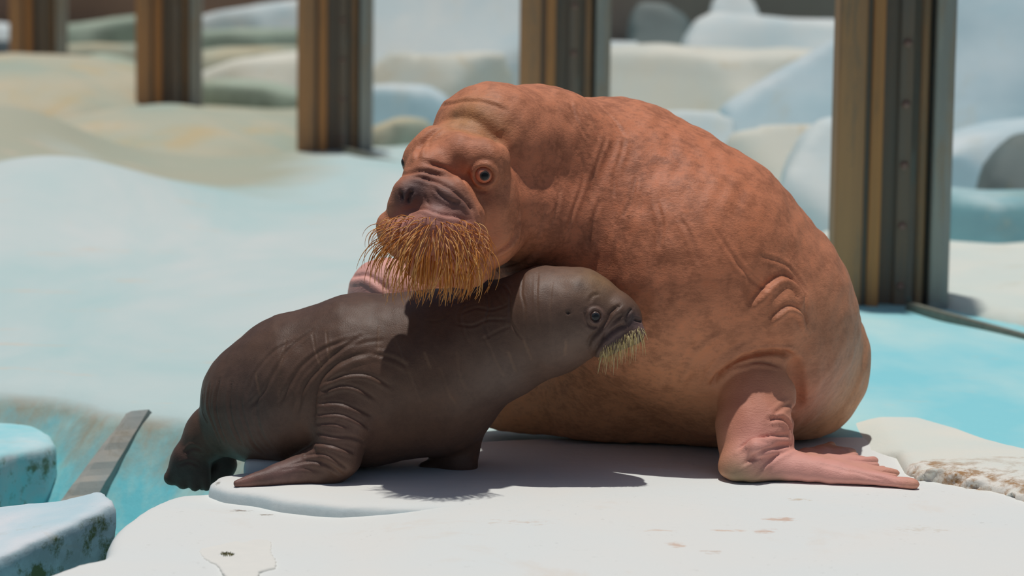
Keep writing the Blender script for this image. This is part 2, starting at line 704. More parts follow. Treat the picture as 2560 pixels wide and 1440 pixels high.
deck_out = [(-9, 11.6), (-3, 11.2)] + list(map(tuple, cr(gpts([(0, 938), (140, 948), (230, 968), (290, 988), (380, 992), (490, 1004), (640, 1060)]), 26))) + \
    [(-0.2, 9.5), (0.9, 9.5), (1.6, 9.4), (2.4, 9.0), (3.2, 8.4), (9, 8), (9, 46), (-9, 46)]
slab('pool_deck', deck_out, deck_top, -0.75, M_deck, 0.07, rnd=0.06, noise=0.008, nscale=1.2, seed=8, taper=0.75)
slab('trough_floor', [(-4, 7.0), (0.4, 7.0), (0.4, 11.6), (-4, 11.6)], -0.42, -1.1, M_trough, 0.05, rnd=0.05, noise=0.015, nscale=0.5, seed=9)

# ------------------------------------------------------------------ walrus skin
def skin_mat(name, rough, grain, mott_dark, mott_light, mott=0.5, wr=0.3, streak=(1, 1, 1), mscale=9.0, spec=0.45):
    m = NT(name)
    at = m.attr('Pigment')
    c = at.outputs['Color']
    n1 = m.noise(mscale, 9, 0.72, off=(1, 1, 1), dist=0.25)
    n2 = m.noise(70, 5, 0.7, off=(2, 0, 1), stretch=streak)
    f = m.math('ADD', m.math('MULTIPLY', n1, 0.62), m.math('MULTIPLY', n2, 0.38))
    amt = m.math('MULTIPLY', at.outputs['Alpha'], mott)
    dk = m.math('MULTIPLY', m.ramp(f, [(0.42, 1.0), (0.53, 0.0)]), amt)
    c = m.mix(dk, c, m.mix(1.0, c, mott_dark, 'MULTIPLY'))
    lt = m.math('MULTIPLY', m.ramp(f, [(0.52, 0.0), (0.66, 1.0)]), amt)
    c = m.mix(lt, c, m.mix(1.0, c, mott_light, 'MULTIPLY'))
    g = m.noise(grain, 3, 0.6, stretch=streak)
    b1 = m.bump(g, wr, 0.004)
    b2 = m.bump(m.noise(grain * 3.5, 2, 0.5, stretch=streak), wr * 0.8, 0.0015, b1)
    r = m.math('ADD', m.math('MULTIPLY', m.noise(18, 4, 0.6), 0.2), rough - 0.1)
    return m.done(c, r, b2, spec)


M_cow = skin_mat('cow_walrus_skin', 0.56, 170, (0.50, 0.47, 0.44), (1.22, 1.08, 0.98), 0.95, 0.42, (0.55, 1, 1.2), 12.0, 0.35)
M_calf = skin_mat('calf_walrus_skin', 0.48, 220, (0.72, 0.72, 0.74), (1.18, 1.12, 1.06), 0.6, 0.25, (1, 1, 1), 9.0, 0.30)


def creaser(V, N, sdf, disp, paths):
    """press folds into the skin: each path is (points in the photo, depth m, width m, lip, side)"""
    allp, cuts = [], [0]
    for pts, *_ in paths:
        L = sum(math.dist(pts[i], pts[i + 1]) for i in range(len(pts) - 1))
        allp.append(cr(pts, max(6, int(L / 7))))
        cuts.append(cuts[-1] + len(allp[-1]))
    A3 = trace(sdf, np.vstack(allp))
    for q_, (pts, dep, wid, lip, side) in enumerate(paths):
        C3 = A3[cuts[q_]:cuts[q_ + 1]]
        lo, hi = C3.min(0) - 4 * wid, C3.max(0) + 4 * wid
        sel = np.where(((V > lo) & (V < hi)).all(1))[0]
        if not len(sel):
            continue
        pv = V[sel]
        best = np.full(len(sel), 1e9)
        bi = np.zeros(len(sel), int)
        for i, c in enumerate(C3):
            d = ((pv - c) ** 2).sum(1)
            m = d < best
            best = np.where(m, d, best)
            bi = np.where(m, i, bi)
        tan = np.gradient(C3, axis=0)
        tan /= np.linalg.norm(tan, axis=1)[:, None] + 1e-9
        v = pv - C3[bi]
        al = (v * tan[bi]).sum(1)
        end = (bi == 0) | (bi == len(C3) - 1)
        al_out = np.where(end, np.abs(al), 0)
        perp = np.cross(tan[bi], N[sel])
        sd = (v * perp).sum(1)
        dist = np.sqrt(sd ** 2 + al_out ** 2)
        ok = (N[sel] * N[sel][0]).sum(1) > -2
        u = bi / (len(C3) - 1)
        fade = np.clip(np.minimum(u, 1 - u) * 6, 0, 1)
        fade = 0.25 + 0.75 * fade * (2 - fade)
        near = best < (4 * wid) ** 2
        g = -dep * np.exp(-(dist / wid) ** 2)
        if lip:
            sgn = 1.0 if side > 0 else -1.0
            s2 = sd * sgn
            if side == 0:
                g += lip * np.exp(-((dist - 2.2 * wid) / (1.2 * wid)) ** 2)
            else:
                g += lip * np.exp(-((s2 - 2.2 * wid) / (1.6 * wid)) ** 2)
        disp[sel] += np.where(near & ok, g * fade, 0)


def paint(Cc, V, cen, r, color, strength=1.0, hard=1.0):
    d = np.linalg.norm(V - np.asarray(cen), axis=1) / r
    w = np.exp(-d ** (2 * hard)) * strength
    Cc[:, :3] = Cc[:, :3] * (1 - w[:, None]) + np.array(color) * w[:, None]


# ------------------------------------------------------------------ adult walrus
cow = Form()


def cb(x, y, Y, r, k=0.06):
    cow.ball(P(x, y, Y), r * S(Y), k)


def cc(a, b, k=0.05, flat=None):
    cow.cone(P(*a[:3]), P(*b[:3]), a[3] * S(a[2]), b[3] * S(b[2]), k, flat)


# trunk
cc((1520, 575, 9.73, 335), (1700, 690, 9.62, 335), 0.06)
cc((1700, 690, 9.62, 335), (1850, 805, 9.66, 288), 0.06)
cc((1850, 805, 9.66, 288), (1962, 905, 9.90, 218), 0.08)
cc((1560, 850, 9.86, 258), (1800, 880, 9.80, 228), 0.10)
cc((1440, 770, 9.92, 200), (1560, 850, 9.92, 260), 0.10)
cc((1290, 975, 9.96, 128), (1760, 960, 9.82, 150), 0.12)
# neck and head
cc((1345, 392, 9.51, 172), (1500, 560, 9.75, 310), 0.06)
cc((1232, 362, 9.34, 160), (1345, 388, 9.51, 170), 0.05)
cc((1252, 512, 9.29, 132), (1520, 598, 9.715, 263), 0.05)
cc((1400, 432, 9.56, 186), (1570, 570, 9.66, 300), 0.05)
cb(1140, 435, 9.20, 116, 0.05)
cb(1090, 378, 9.17, 64, 0.04)                                # forehead
cb(1046, 402, 9.16, 42, 0.03)                                # far brow
cc((1145, 385, 9.09, 56), (1215, 408, 9.08, 62), 0.035)      # near brow
cc((1215, 500, 9.12, 84), (1222, 585, 9.15, 82), 0.05)       # cheek
# muzzle: bridge, nose, whisker pads, chin
cc((1078, 440, 9.07, 74), (1055, 490, 9.02, 64), 0.03)
cc((1016, 482, 8.99, 40), (1002, 512, 8.99, 36), 0.025)
cc((1120, 505, 9.00, 66), (1150, 545, 9.00, 62), 0.025)
cc((992, 575, 9.02, 56), (1030, 596, 8.97, 66), 0.025)
cc((1085, 578, 8.94, 66), (1145, 600, 8.98, 68), 0.025)
cc((1070, 655, 9.04, 58), (1165, 655, 9.12, 66), 0.04)
# near forelimb: shoulder cape, arm, wrist
cc((1785, 848, 9.42, 92), (1915, 782, 9.36, 92), 0.06)
cc((1915, 782, 9.36, 92), (1975, 840, 9.52, 80), 0.05)
cc((1885, 900, 9.42, 96), (1892, 980, 9.34, 95), 0.012)
cc((1892, 980, 9.34, 95), (1887, 1085, 9.25, 94), 0.02)
cc((1885, 1080, 9.25, 93), (1866, 1168, 9.15, 66), 0.03)
cc((1866, 1172, 9.14, 64), (1955, 1180, 9.18, 56), 0.03)
_tips = [(2282, 1215, 32, 20), (2238, 1186, 30, 17), (2184, 1156, 29, 15), (2130, 1134, 27, 14), (2078, 1118, 25, 14)]
_a = P(1930, 1176, 9.16)
for i, (tx, ty, r0, r1) in enumerate(_tips):
    t0 = G(tx, ty, 0.016)
    cow.cone(_a, t0, r0 * 1.35 * S(9.1), r1 * S(9.1), 0.02)
    if i < 4:
        t1 = G(_tips[i + 1][0], _tips[i + 1][1], 0.016)
        for u in (0.33, 0.67):
            tm = t0 * (1 - u) + t1 * u
            tm = _a + (tm - _a) * 0.95
            cow.cone(_a, tm, r0 * 1.3 * S(9.1), 13 * S(9.1), 0.03)
cc((1960, 990, 9.30, 22), (1967, 1040, 9.26, 26), 0.025)
cb(1966, 1058, 9.24, 24, 0.012)
cc((1958, 1108, 9.22, 24), (1890, 1122, 9.08, 20), 0.02)
# far forelimb
cc((1330, 740, 9.85, 120), (985, 745, 9.86, 84), 0.06)
cc((958, 735, 9.86, 90), (930, 1000, 9.88, 80), 0.05)
cc((930, 1000, 9.88, 80), (900, 1050, 9.88, 55), 0.05)
cc((900, 1050, 9.88, 55), (770, 1080, 9.86, 22), 0.05)
# tail end tucked behind
cc((1960, 960, 10.25, 160), (2050, 1040, 10.45, 60), 0.06)
# the clefts that set the arm off from the shoulder cape and from the flank
for pth_, r_, k_ in (([(1784, 956), (1802, 925), (1850, 896), (1905, 883), (1950, 882), (1976, 892)], 0.011, 0.012),
                     ([(1988, 915), (1993, 960), (1994, 1010), (1991, 1062)], 0.022, 0.02)):
    c3_ = trace(cow, cr(pth_, 8))
    for a_, b_ in zip(c3_, c3_[1:]):
        cow.cone(a_, b_, r_, r_, k_, None, '-')
cow.plane(0.004, 0.03)
V, Q = polygonize(cow, (-0.9, 8.78, -0.05), (1.55, 10.72, 1.42), 0.0060)
N = vnormals(V, Q)
disp = np.zeros(len(V))

F1 = [(1065, 405), (1098, 414), (1125, 425), (1150, 444), (1176, 479), (1197, 526), (1211, 569), (1208, 600)]
folds = [
    (F1, .011, .008, .006, 1),
    ([(1030, 440), (1064, 447), (1116, 468), (1159, 500), (1186, 537)], .007, .006, .004, 1),
    ([(1000, 437), (1020, 432), (1050, 428), (1080, 432), (1110, 445)], .004, .006, .002, 0),
    ([(1085, 470), (1105, 492), (1130, 504), (1152, 508)], .003, .004, .002, 0),
    ([(1060, 480), (1066, 500), (1075, 515)], .003, .004, .001, 0),
    ([(1030, 526), (1064, 522), (1098, 534), (1141, 543), (1170, 553)], .007, .006, .004, 1),
    ([(1030, 476), (1024, 488), (1018, 508)], .018, .006, .003, 0),
    ([(1000, 478), (1003, 488), (1005, 500)], .014, .005, .002, 0),
    ([(1190, 545), (1206, 580), (1213, 620), (1206, 660)], .010, .008, .004, 1),
    ([(1065, 560), (1062, 600), (1068, 640)], .006, .012, .0, 0),
    ([(1296, 555), (1289, 588), (1263, 617), (1225, 637)], .008, .007, .006, -1),
    ([(1338, 625), (1310, 655), (1270, 672), (1222, 678)], .007, .008, .005, -1),
    ([(1094, 268), (1130, 258), (1167, 253), (1219, 258), (1271, 279)], .003, .007, .003, -1),
    ([(1110, 300), (1150, 292), (1190, 302), (1222, 330), (1252, 366), (1267, 402)], .004, .014, .002, 0),
    ([(1105, 318), (1081, 333), (1060, 355), (1047, 376), (1043, 402)], .006, .008, .003, 0),
    ([(1085, 330), (1070, 365), (1068, 395)], .003, .007, .0, 0),
    ([(1170, 420), (1178, 450), (1192, 474), (1215, 480)], .003, .006, .002, 0),
    ([(1250, 390), (1268, 430), (1262, 470)], .004, .012, .0, 0),
    # shoulder, arm and wrist folds
    ([(1862, 769), (1907, 720), (1942, 693), (1969, 689), (1996, 707), (2013, 738), (2016, 770)], .009, .010, .012, 1),
    ([(1920, 800), (1947, 778), (1969, 764), (1991, 767), (2009, 782), (2022, 815)], .008, .008, .012, 1),
    ([(1684, 965), (1702, 924), (1742, 862), (1809, 818)], .004, .010, .003, 1),
    ([(1755, 960), (1775, 920), (1815, 880), (1880, 845)], .004, .010, .003, 1),
    ([(1782, 952), (1800, 926), (1850, 895), (1905, 880), (1955, 878), (1976, 888)], .014, .008, .006, -1),
    ([(1796, 947), (1827, 921), (1871, 908), (1907, 905), (1947, 915)], .004, .005, .004, 1),
    ([(1920, 1050), (1951, 1047), (1969, 1058), (1976, 1078)], .008, .006, .005, 0),
    ([(1930, 1042), (1955, 1020), (1978, 1008)], .004, .006, .003, 0),
    ([(1846, 1121), (1880, 1103), (1924, 1091), (1972, 1089)], .008, .006, .006, 1),
    ([(1862, 1158), (1889, 1138), (1924, 1122), (1975, 1114)], .008, .006, .005, 1),
    ([(1878, 1200), (1907, 1165), (1942, 1139), (1985, 1124)], .004, .006, .003, 1),
    ([(1850, 1165), (1880, 1150), (1905, 1142)], .003, .005, .002, 1),
    ([(2040, 1160), (2100, 1172), (2170, 1188), (2225, 1205)], .003, .006, .0, 0),
    ([(2030, 1150), (2090, 1150), (2150, 1158), (2200, 1170)], .003, .006, .0, 0),
    ([(2020, 1138), (2070, 1130), (2120, 1136), (2150, 1142)], .003, .006, .0, 0),
    # far forelimb
    ([(880, 690), (915, 688), (945, 705), (972, 728)], .008, .009, .004, 1),
]
scars = [
    [(1454, 389), (1460, 444), (1432, 528), (1416, 583)], [(1516, 344), (1499, 389), (1480, 450)],
    [(1560, 350), (1552, 390), (1538, 433), (1535, 489)], [(1366, 517), (1354, 556), (1345, 590)],
    [(1300, 520), (1294, 560), (1280, 590)], [(1590, 440), (1578, 500), (1560, 540)],
    [(1640, 500), (1655, 560), (1650, 620)], [(1700, 545), (1730, 600), (1745, 660)],
    [(1780, 560), (1830, 640), (1880, 700), (1930, 730)], [(1449, 262), (1480, 312), (1500, 350)],
    [(1425, 250), (1440, 300), (1470, 350)], [(1490, 255), (1530, 300), (1560, 340)],
    [(1400, 470), (1392, 520), (1375, 570)], [(1500, 500), (1480, 560), (1470, 620)],
    [(1900, 640), (1960, 660), (2000, 700), (2020, 730)],
]
for s_ in scars:
    folds.append((s_, .0028, .006, .0018, 0))
creaser(V, N, cow, disp, folds)
# skin never quite even
disp += 0.0022 * waves(V, 21, 0.10) + 0.003 * waves(V, 22, 0.32)

# eye sockets
EYE = trace(cow, [(1210, 438)])[0]
en = N[np.argmin(((V - EYE) ** 2).sum(1))]
en = en * 0.6 + np.array([0.05, -0.95, 0.05]) * 0.4
en /= np.linalg.norm(en)
pxm = S(9.05)


def socket(V, c, n, R, disp):
    d = V - c
    h = d @ n
    rr = np.sqrt(np.maximum((d ** 2).sum(1) - h ** 2, 0)) / R
    near = np.linalg.norm(d, axis=1) < 3.2 * R
    g = 0.26 * np.exp(-(rr / 1.35) ** 4)                     # the whole lid stands proud
    g += 0.10 * np.exp(-((rr - 1.0) / 0.26) ** 2)            # lid rim
    g -= 0.10 * np.exp(-((rr - 1.55) / 0.25) ** 2)           # groove round the lid
    g -= 0.85 * np.exp(-(rr / 0.78) ** 6)                    # opening
    disp += np.where(near, g * R, 0)


socket(V, EYE, en, 26 * pxm, disp)

# pigment
c_body = np.array(srgb(210, 136, 100))
colr = np.ones((len(V), 4), np.float32)
colr[:, :3] = c_body
zz = V[:, 2]
T = lambda x, y: trace(cow, [(x, y)], n=40)[0]
# lower flank and belly are tanner, the hind end greyer
w = np.clip((0.62 - zz) / 0.5, 0, 1)[:, None] * 0.75
colr[:, :3] = colr[:, :3] * (1 - w) + np.array(srgb(208, 154, 112)) * w
paint(colr, V, T(2080, 950), 0.28, srgb(166, 130, 104), 0.7)
for x, y, r, c_, s_ in (
        (1440, 480, 0.22, (176, 110, 82), 0.6), (1330, 430, 0.12, (184, 112, 82), 0.5),
        (1700, 400, 0.25, (188, 112, 78), 0.5), (1850, 560, 0.25, (190, 116, 80), 0.5),
        (1165, 300, 0.085, (172, 126, 82), 0.75), (1230, 330, 0.06, (168, 120, 80), 0.6), (1138, 287, 0.016, (120, 88, 60), 0.7),
        (1150, 380, 0.08, (186, 116, 86), 0.7), (1080, 440, 0.07, (140, 86, 70), 0.6),
        (1040, 470, 0.055, (92, 72, 70), 0.9), (1012, 495, 0.045, (78, 66, 68), 0.9), (1110, 490, 0.06, (112, 84, 78), 0.85),
        (1150, 520, 0.05, (104, 78, 72), 0.85), (1090, 520, 0.035, (92, 72, 72), 0.7),
        (1000, 560, 0.05, (186, 134, 126), 0.85), (1060, 560, 0.05, (186, 134, 126), 0.85), (1130, 570, 0.055, (188, 136, 126), 0.85), (1180, 585, 0.04, (180, 122, 108), 0.8),
        (1060, 640, 0.07, (150, 96, 84), 0.8), (1140, 650, 0.07, (150, 92, 78), 0.8),
        (1230, 490, 0.05, (150, 94, 72), 0.5)):
    paint(colr, V, T(x, y), r, tuple(1.25 * q for q in srgb(*c_)), s_)
pink = srgb(228, 164, 152)
for x, y, r, c_, s_ in ((1890, 1000, 0.13, (196, 128, 104), 0.7), (1880, 1080, 0.12, (208, 134, 116), 0.75), (1890, 1140, 0.09, pink, 0.8),
                        (1980, 1170, 0.12, pink, 0.9), (2080, 1180, 0.14, pink, 0.95), (2200, 1195, 0.14, pink, 0.95), (2130, 1140, 0.2, pink, 0.9)):
    c_ = c_ if c_[0] <= 1 else srgb(*c_)
    paint(colr, V, T(x, y), r, c_, s_)
for x, y, r, s_ in ((1840, 1190, 0.055, 0.7), (1890, 1212, 0.045, 0.9), (1945, 1214, 0.03, 0.9), (1850, 1205, 0.03, 0.6)):
    paint(colr, V, T(x, y), r, srgb(140, 130, 102), s_)
paint(colr, V, T(1930, 1205), 0.03, srgb(96, 92, 84), 0.7)
for p_ in (P(930, 700, 9.80), P(950, 800, 9.82), P(930, 950, 9.85), P(800, 1070, 9.85)):
    paint(colr, V, p_, 0.16, srgb(236, 178, 168), 0.9, 1.5)
# mottling lives on the trunk and neck, not on the limbs
mot = np.ones(len(V))
for p_, r in ((P(1885, 1060, 9.2), 0.22), (P(2050, 1180, 9.2), 0.25), (P(2200, 1190, 9.2), 0.25), (P(930, 760, 9.85), 0.3), (P(1060, 500, 9.0), 0.14), (P(1150, 600, 9.0), 0.12)):
    mot *= 1 - 0.9 * np.exp(-(np.linalg.norm(V - p_, axis=1) / r) ** 4)
mot *= 0.42 + 0.68 * np.exp(-(np.linalg.norm(V - P(1480, 600, 9.6), axis=1) / 0.5) ** 2)
colr[:, 3] = np.clip(mot, 0, 1)
# thin pale scar lines
for c3 in trace(cow, np.vstack([cr(s_, 30) for s_ in scars])):
    if True:
        sel = np.where(((V - c3) ** 2).sum(1) < 0.010 ** 2)[0]
        colr[sel, :3] = colr[sel, :3] * 0.93 + np.array(srgb(206, 138, 106)) * 0.07
V = V + N * disp[:, None]
walrus = empty('walrus', (float(P(1700, 900, 10)[0]), 9.9, 0))
tag(walrus, 'adult reddish brown walrus bending its whiskered muzzle over the calf', 'walrus')
o = quadmesh('body', V, Q, M_cow, None, colr)
put_under(o, walrus)


# ---------------- eyes
def uvsphere(R, nu=28, nv=18, cap=math.pi):
    vs_, qs = [], []
    for j in range(nv + 1):
        th = cap * j / nv
        for i in range(nu):
            ph = 2 * math.pi * i / nu
            vs_.append((R * math.sin(th) * math.cos(ph), R * math.sin(th) * math.sin(ph), R * math.cos(th)))
    for j in range(nv):
        for i in range(nu):
            a = j * nu + i
            b = j * nu + (i + 1) % nu
            qs.append((a, a + nu, b + nu, b))
    return np.array(vs_), np.array(qs)


def flatmat(name, c, rough, spec=0.5, noise_c=None, ns=40, coat=0.0):
    m = NT(name)
    col = c
    if noise_c is not None:
        col = m.mix(m.noise(ns, 5, 0.6), c, noise_c)
    r = m.done(col, rough, None, spec)
    m.b.inputs['Coat Weight'].default_value = coat
    m.b.inputs['Coat Roughness'].default_value = 0.05
    return r


M_sclera = flatmat('eye_white', srgb(206, 104, 82), 0.3, 0.5, srgb(226, 156, 118), 60, 0.2)
M_iris = flatmat('iris', srgb(70, 60, 56), 0.4, 0.4, srgb(104, 92, 82), 90, 0.0)
M_pupil = flatmat('pupil', srgb(30, 33, 36), 0.35, 0.35, None, 1, 0.0)
M_csclera = flatmat('calf_eye_white', srgb(120, 92, 80), 0.3, 0.5, srgb(150, 116, 100), 60, 0.6)
M_ciris = flatmat('calf_iris', srgb(40, 42, 46), 0.3, 0.4, srgb(64, 66, 68), 90, 0.2)


def eye(root, c, look, R, ms, mi, mp, ri, rp):
    q = Vector(look).to_track_quat('Z', 'Y').to_matrix()
    q = np.array(q)
    v, f = uvsphere(R)
    e = quadmesh('eye', v @ q.T, f, ms, None, origin=None)
    e.location = Vector(c)
    put_under(e, root)
    v, f = uvsphere(R * 1.012, 28, 8, ri)
    i_ = quadmesh('iris', v @ q.T, f, mi, e)
    v, f = uvsphere(R * 1.024, 28, 8, rp)
    quadmesh('pupil', v @ q.T, f, mp, e)
    return e


lk = np.array([0.10, -1.0, -0.12])
lk /= np.linalg.norm(lk)
eye(walrus, EYE - en * 0.012, lk, 22.5 * pxm, M_sclera, M_iris, M_pupil, 0.58, 0.40)
fe = P(1022, 405, 9.15)
eye(walrus, fe, np.array([-0.95, -0.3, -0.1]), 19 * pxm, M_sclera, M_iris, M_pupil, 0.60, 0.42)


# ---------------- whiskers
def tubes(paths, radii, sides=5):
    Vs, Qs, base = [], [], 0
    for pth, r0 in zip(paths, radii):
        n = len(pth)
        t = np.gradient(pth, axis=0)
        t /= np.linalg.norm(t, axis=1)[:, None]
        up = np.array([0.3, 0.9, 0.2])
        a = np.cross(t, up)
        a /= np.linalg.norm(a, axis=1)[:, None] + 1e-9
        b = np.cross(t, a)
        rr = r0 * (1 - 0.75 * np.linspace(0, 1, n) ** 1.5)
        for k in range(n):
            for s in range(sides):
                an = 2 * math.pi * s / sides
                Vs.append(pth[k] + rr[k] * (math.cos(an) * a[k] + math.sin(an) * b[k]))
        for k in range(n - 1):
            for s in range(sides):
                i0 = base + k * sides + s
                i1 = base + k * sides + (s + 1) % sides
                Qs.append((i0, i1, i1 + sides, i0 + sides))
        base += n * sides
    return np.array(Vs), np.array(Qs)


def hair_mat(name, c1, c2, c3):
    m = NT(name)
    g = m.n.new('ShaderNodeNewGeometry')
    c = m.ramp(g.outputs['Random Per Island'], [(0.0, c1), (0.5, c2), (1.0, c3)])
    return m.done(c, 0.38, None, 0.5)


M_whisk = hair_mat('whisker_amber', srgb(168, 92, 32), srgb(218, 142, 62), srgb(244, 194, 124))
M_cwhisk = hair_mat('whisker_straw', srgb(190, 170, 110), srgb(216, 196, 134), srgb(228, 214, 168))
rng = random.Random(5)
roots = []
for row in range(15):
    v = row / 14.0
    y0 = 546 + 134 * v
    xa = 938 + 40 * v ** 2 + (30 if row < 2 else 0)
    xb = 1196 + 14 * math.sin(v * 3.0) - 20 * v
    cnt = int(27 - 6 * v)
    for i in range(cnt):
        u = (i + rng.uniform(0.1, 0.9)) / cnt
        x = xa + (xb - xa) * u
        y = y0 + 18 * (u - 0.35) + rng.uniform(-6, 6)
        roots.append((x, y, v))
hit = trace(cow, [(r[0], r[1]) for r in roots])
eps = 0.004
gr = np.stack([cow(hit + np.eye(3)[k] * eps) - cow(hit - np.eye(3)[k] * eps) for k in range(3)], 1)
gr /= np.linalg.norm(gr, axis=1)[:, None]
paths, radii = [], []
for (x, y, v), h_, n_ in zip(roots, hit, gr):
    if cow(h_[None])[0] > 0.004 or h_[1] > 9.3:
        continue
    u = (x - 1060) / 140.0
    L = 0.00124 * min(50 + (y - 540) * 1.3, (745 - y) * 1.0 + 12) * rng.uniform(0.75, 1.15)
    if u < -0.5:
        L *= 0.72
    d = n_ * 0.9 + np.array([0.85 * u - 0.1, -0.25, -0.30 - 0.3 * v]) + np.array([rng.uniform(-.16, .16), rng.uniform(-.15, .15), rng.uniform(-.14, .14)])
    d /= np.linalg.norm(d)
    pts = [h_ - n_ * 0.004]
    p = pts[0].copy()
    st = L / 11
    sw = rng.uniform(-0.22, 0.12)
    for k in range(11):
        p = p + d * st
        pts.append(p.copy())
        d = d + np.array([-0.16 * u + sw * 0.5, 0.05, -0.20]) * (0.5 + 0.06 * k)
        d /= np.linalg.norm(d)
    paths.append(np.array(pts))
    radii.append(rng.uniform(0.0013, 0.0022) * (0.8 + 0.3 * v))
wv, wq = tubes(paths, radii)
wo = quadmesh('whiskers', wv, wq, M_whisk, None)
wo['kind'] = 'stuff'
wo['label'] = 'drooping amber whiskers of the adult walrus'
put_under(wo, walrus)
# ------------------------------------------------------------------ calf
calf = Form()


def kb(x, y, Y, r, k=0.05):
    calf.ball(P(x, y, Y), r * S(Y), k)


def kc(a, b, k=0.04, flat=None):
    calf.cone(P(*a[:3]), P(*b[:3]), a[3] * S(a[2]), b[3] * S(b[2]), k, flat)


kc((648, 1000, 9.30, 148), (740, 975, 9.30, 188), 0.05)
kc((740, 975, 9.30, 188), (900, 945, 9.28, 206), 0.05)
kc((900, 945, 9.28, 206), (1080, 915, 9.26, 188), 0.05)
kc((1080, 915, 9.26, 188), (1230, 855, 9.22, 146), 0.05)
kc((1230, 855, 9.22, 146), (1370, 802, 9.17, 132), 0.05)
kc((1370, 802, 9.17, 132), (1450, 784, 9.14, 108), 0.05)
kc((1450, 784, 9.14, 106), (1530, 803, 9.11, 76), 0.04)
kc((1508, 866, 9.04, 27), (1582, 832, 9.06, 30), 0.014)
kb(1572, 792, 9.08, 26, 0.02)
kc((1540, 782, 9.07, 38), (1500, 845, 9.06, 40), 0.02)
kc((860, 1010, 9.26, 148), (1090, 990, 9.28, 150), 0.06)
# near foreflipper
kc((905, 950, 9.18, 118), (864, 1050, 9.08, 70), 0.05)
kc((864, 1050, 9.08, 70), (842, 1140, 9.05, 60), 0.03)
kc((842, 1140, 9.05, 62), (818, 1180, 9.05, 46), 0.02)
_kt = [(592, 1209, 9), (640, 1192, 10), (690, 1174, 10), (740, 1158, 10)]
_ka = P(800, 1168, 9.06)
for i, (tx, ty, r) in enumerate(_kt):
    t0 = G(tx, ty, 0.011)
    calf.cone(_ka, t0, 50 * S(9), r * S(9), 0.02)
    if i < 3:
        t1 = G(_kt[i + 1][0], _kt[i + 1][1], 0.011)
        for u in (0.33, 0.67):
            tm = t0 * (1 - u) + t1 * u
            calf.cone(_ka, _ka + (tm - _ka) * 0.92, 48 * S(9), 8 * S(9), 0.02)
# far foreflipper
kc((1130, 1010, 9.34, 108), (1142, 1115, 9.32, 58), 0.04)
kc((1142, 1115, 9.32, 58), (1150, 1160, 9.28, 38), 0.03)
kc((1158, 1164, 9.28, 30), (1060, 1172, 9.30, 18), 0.03)
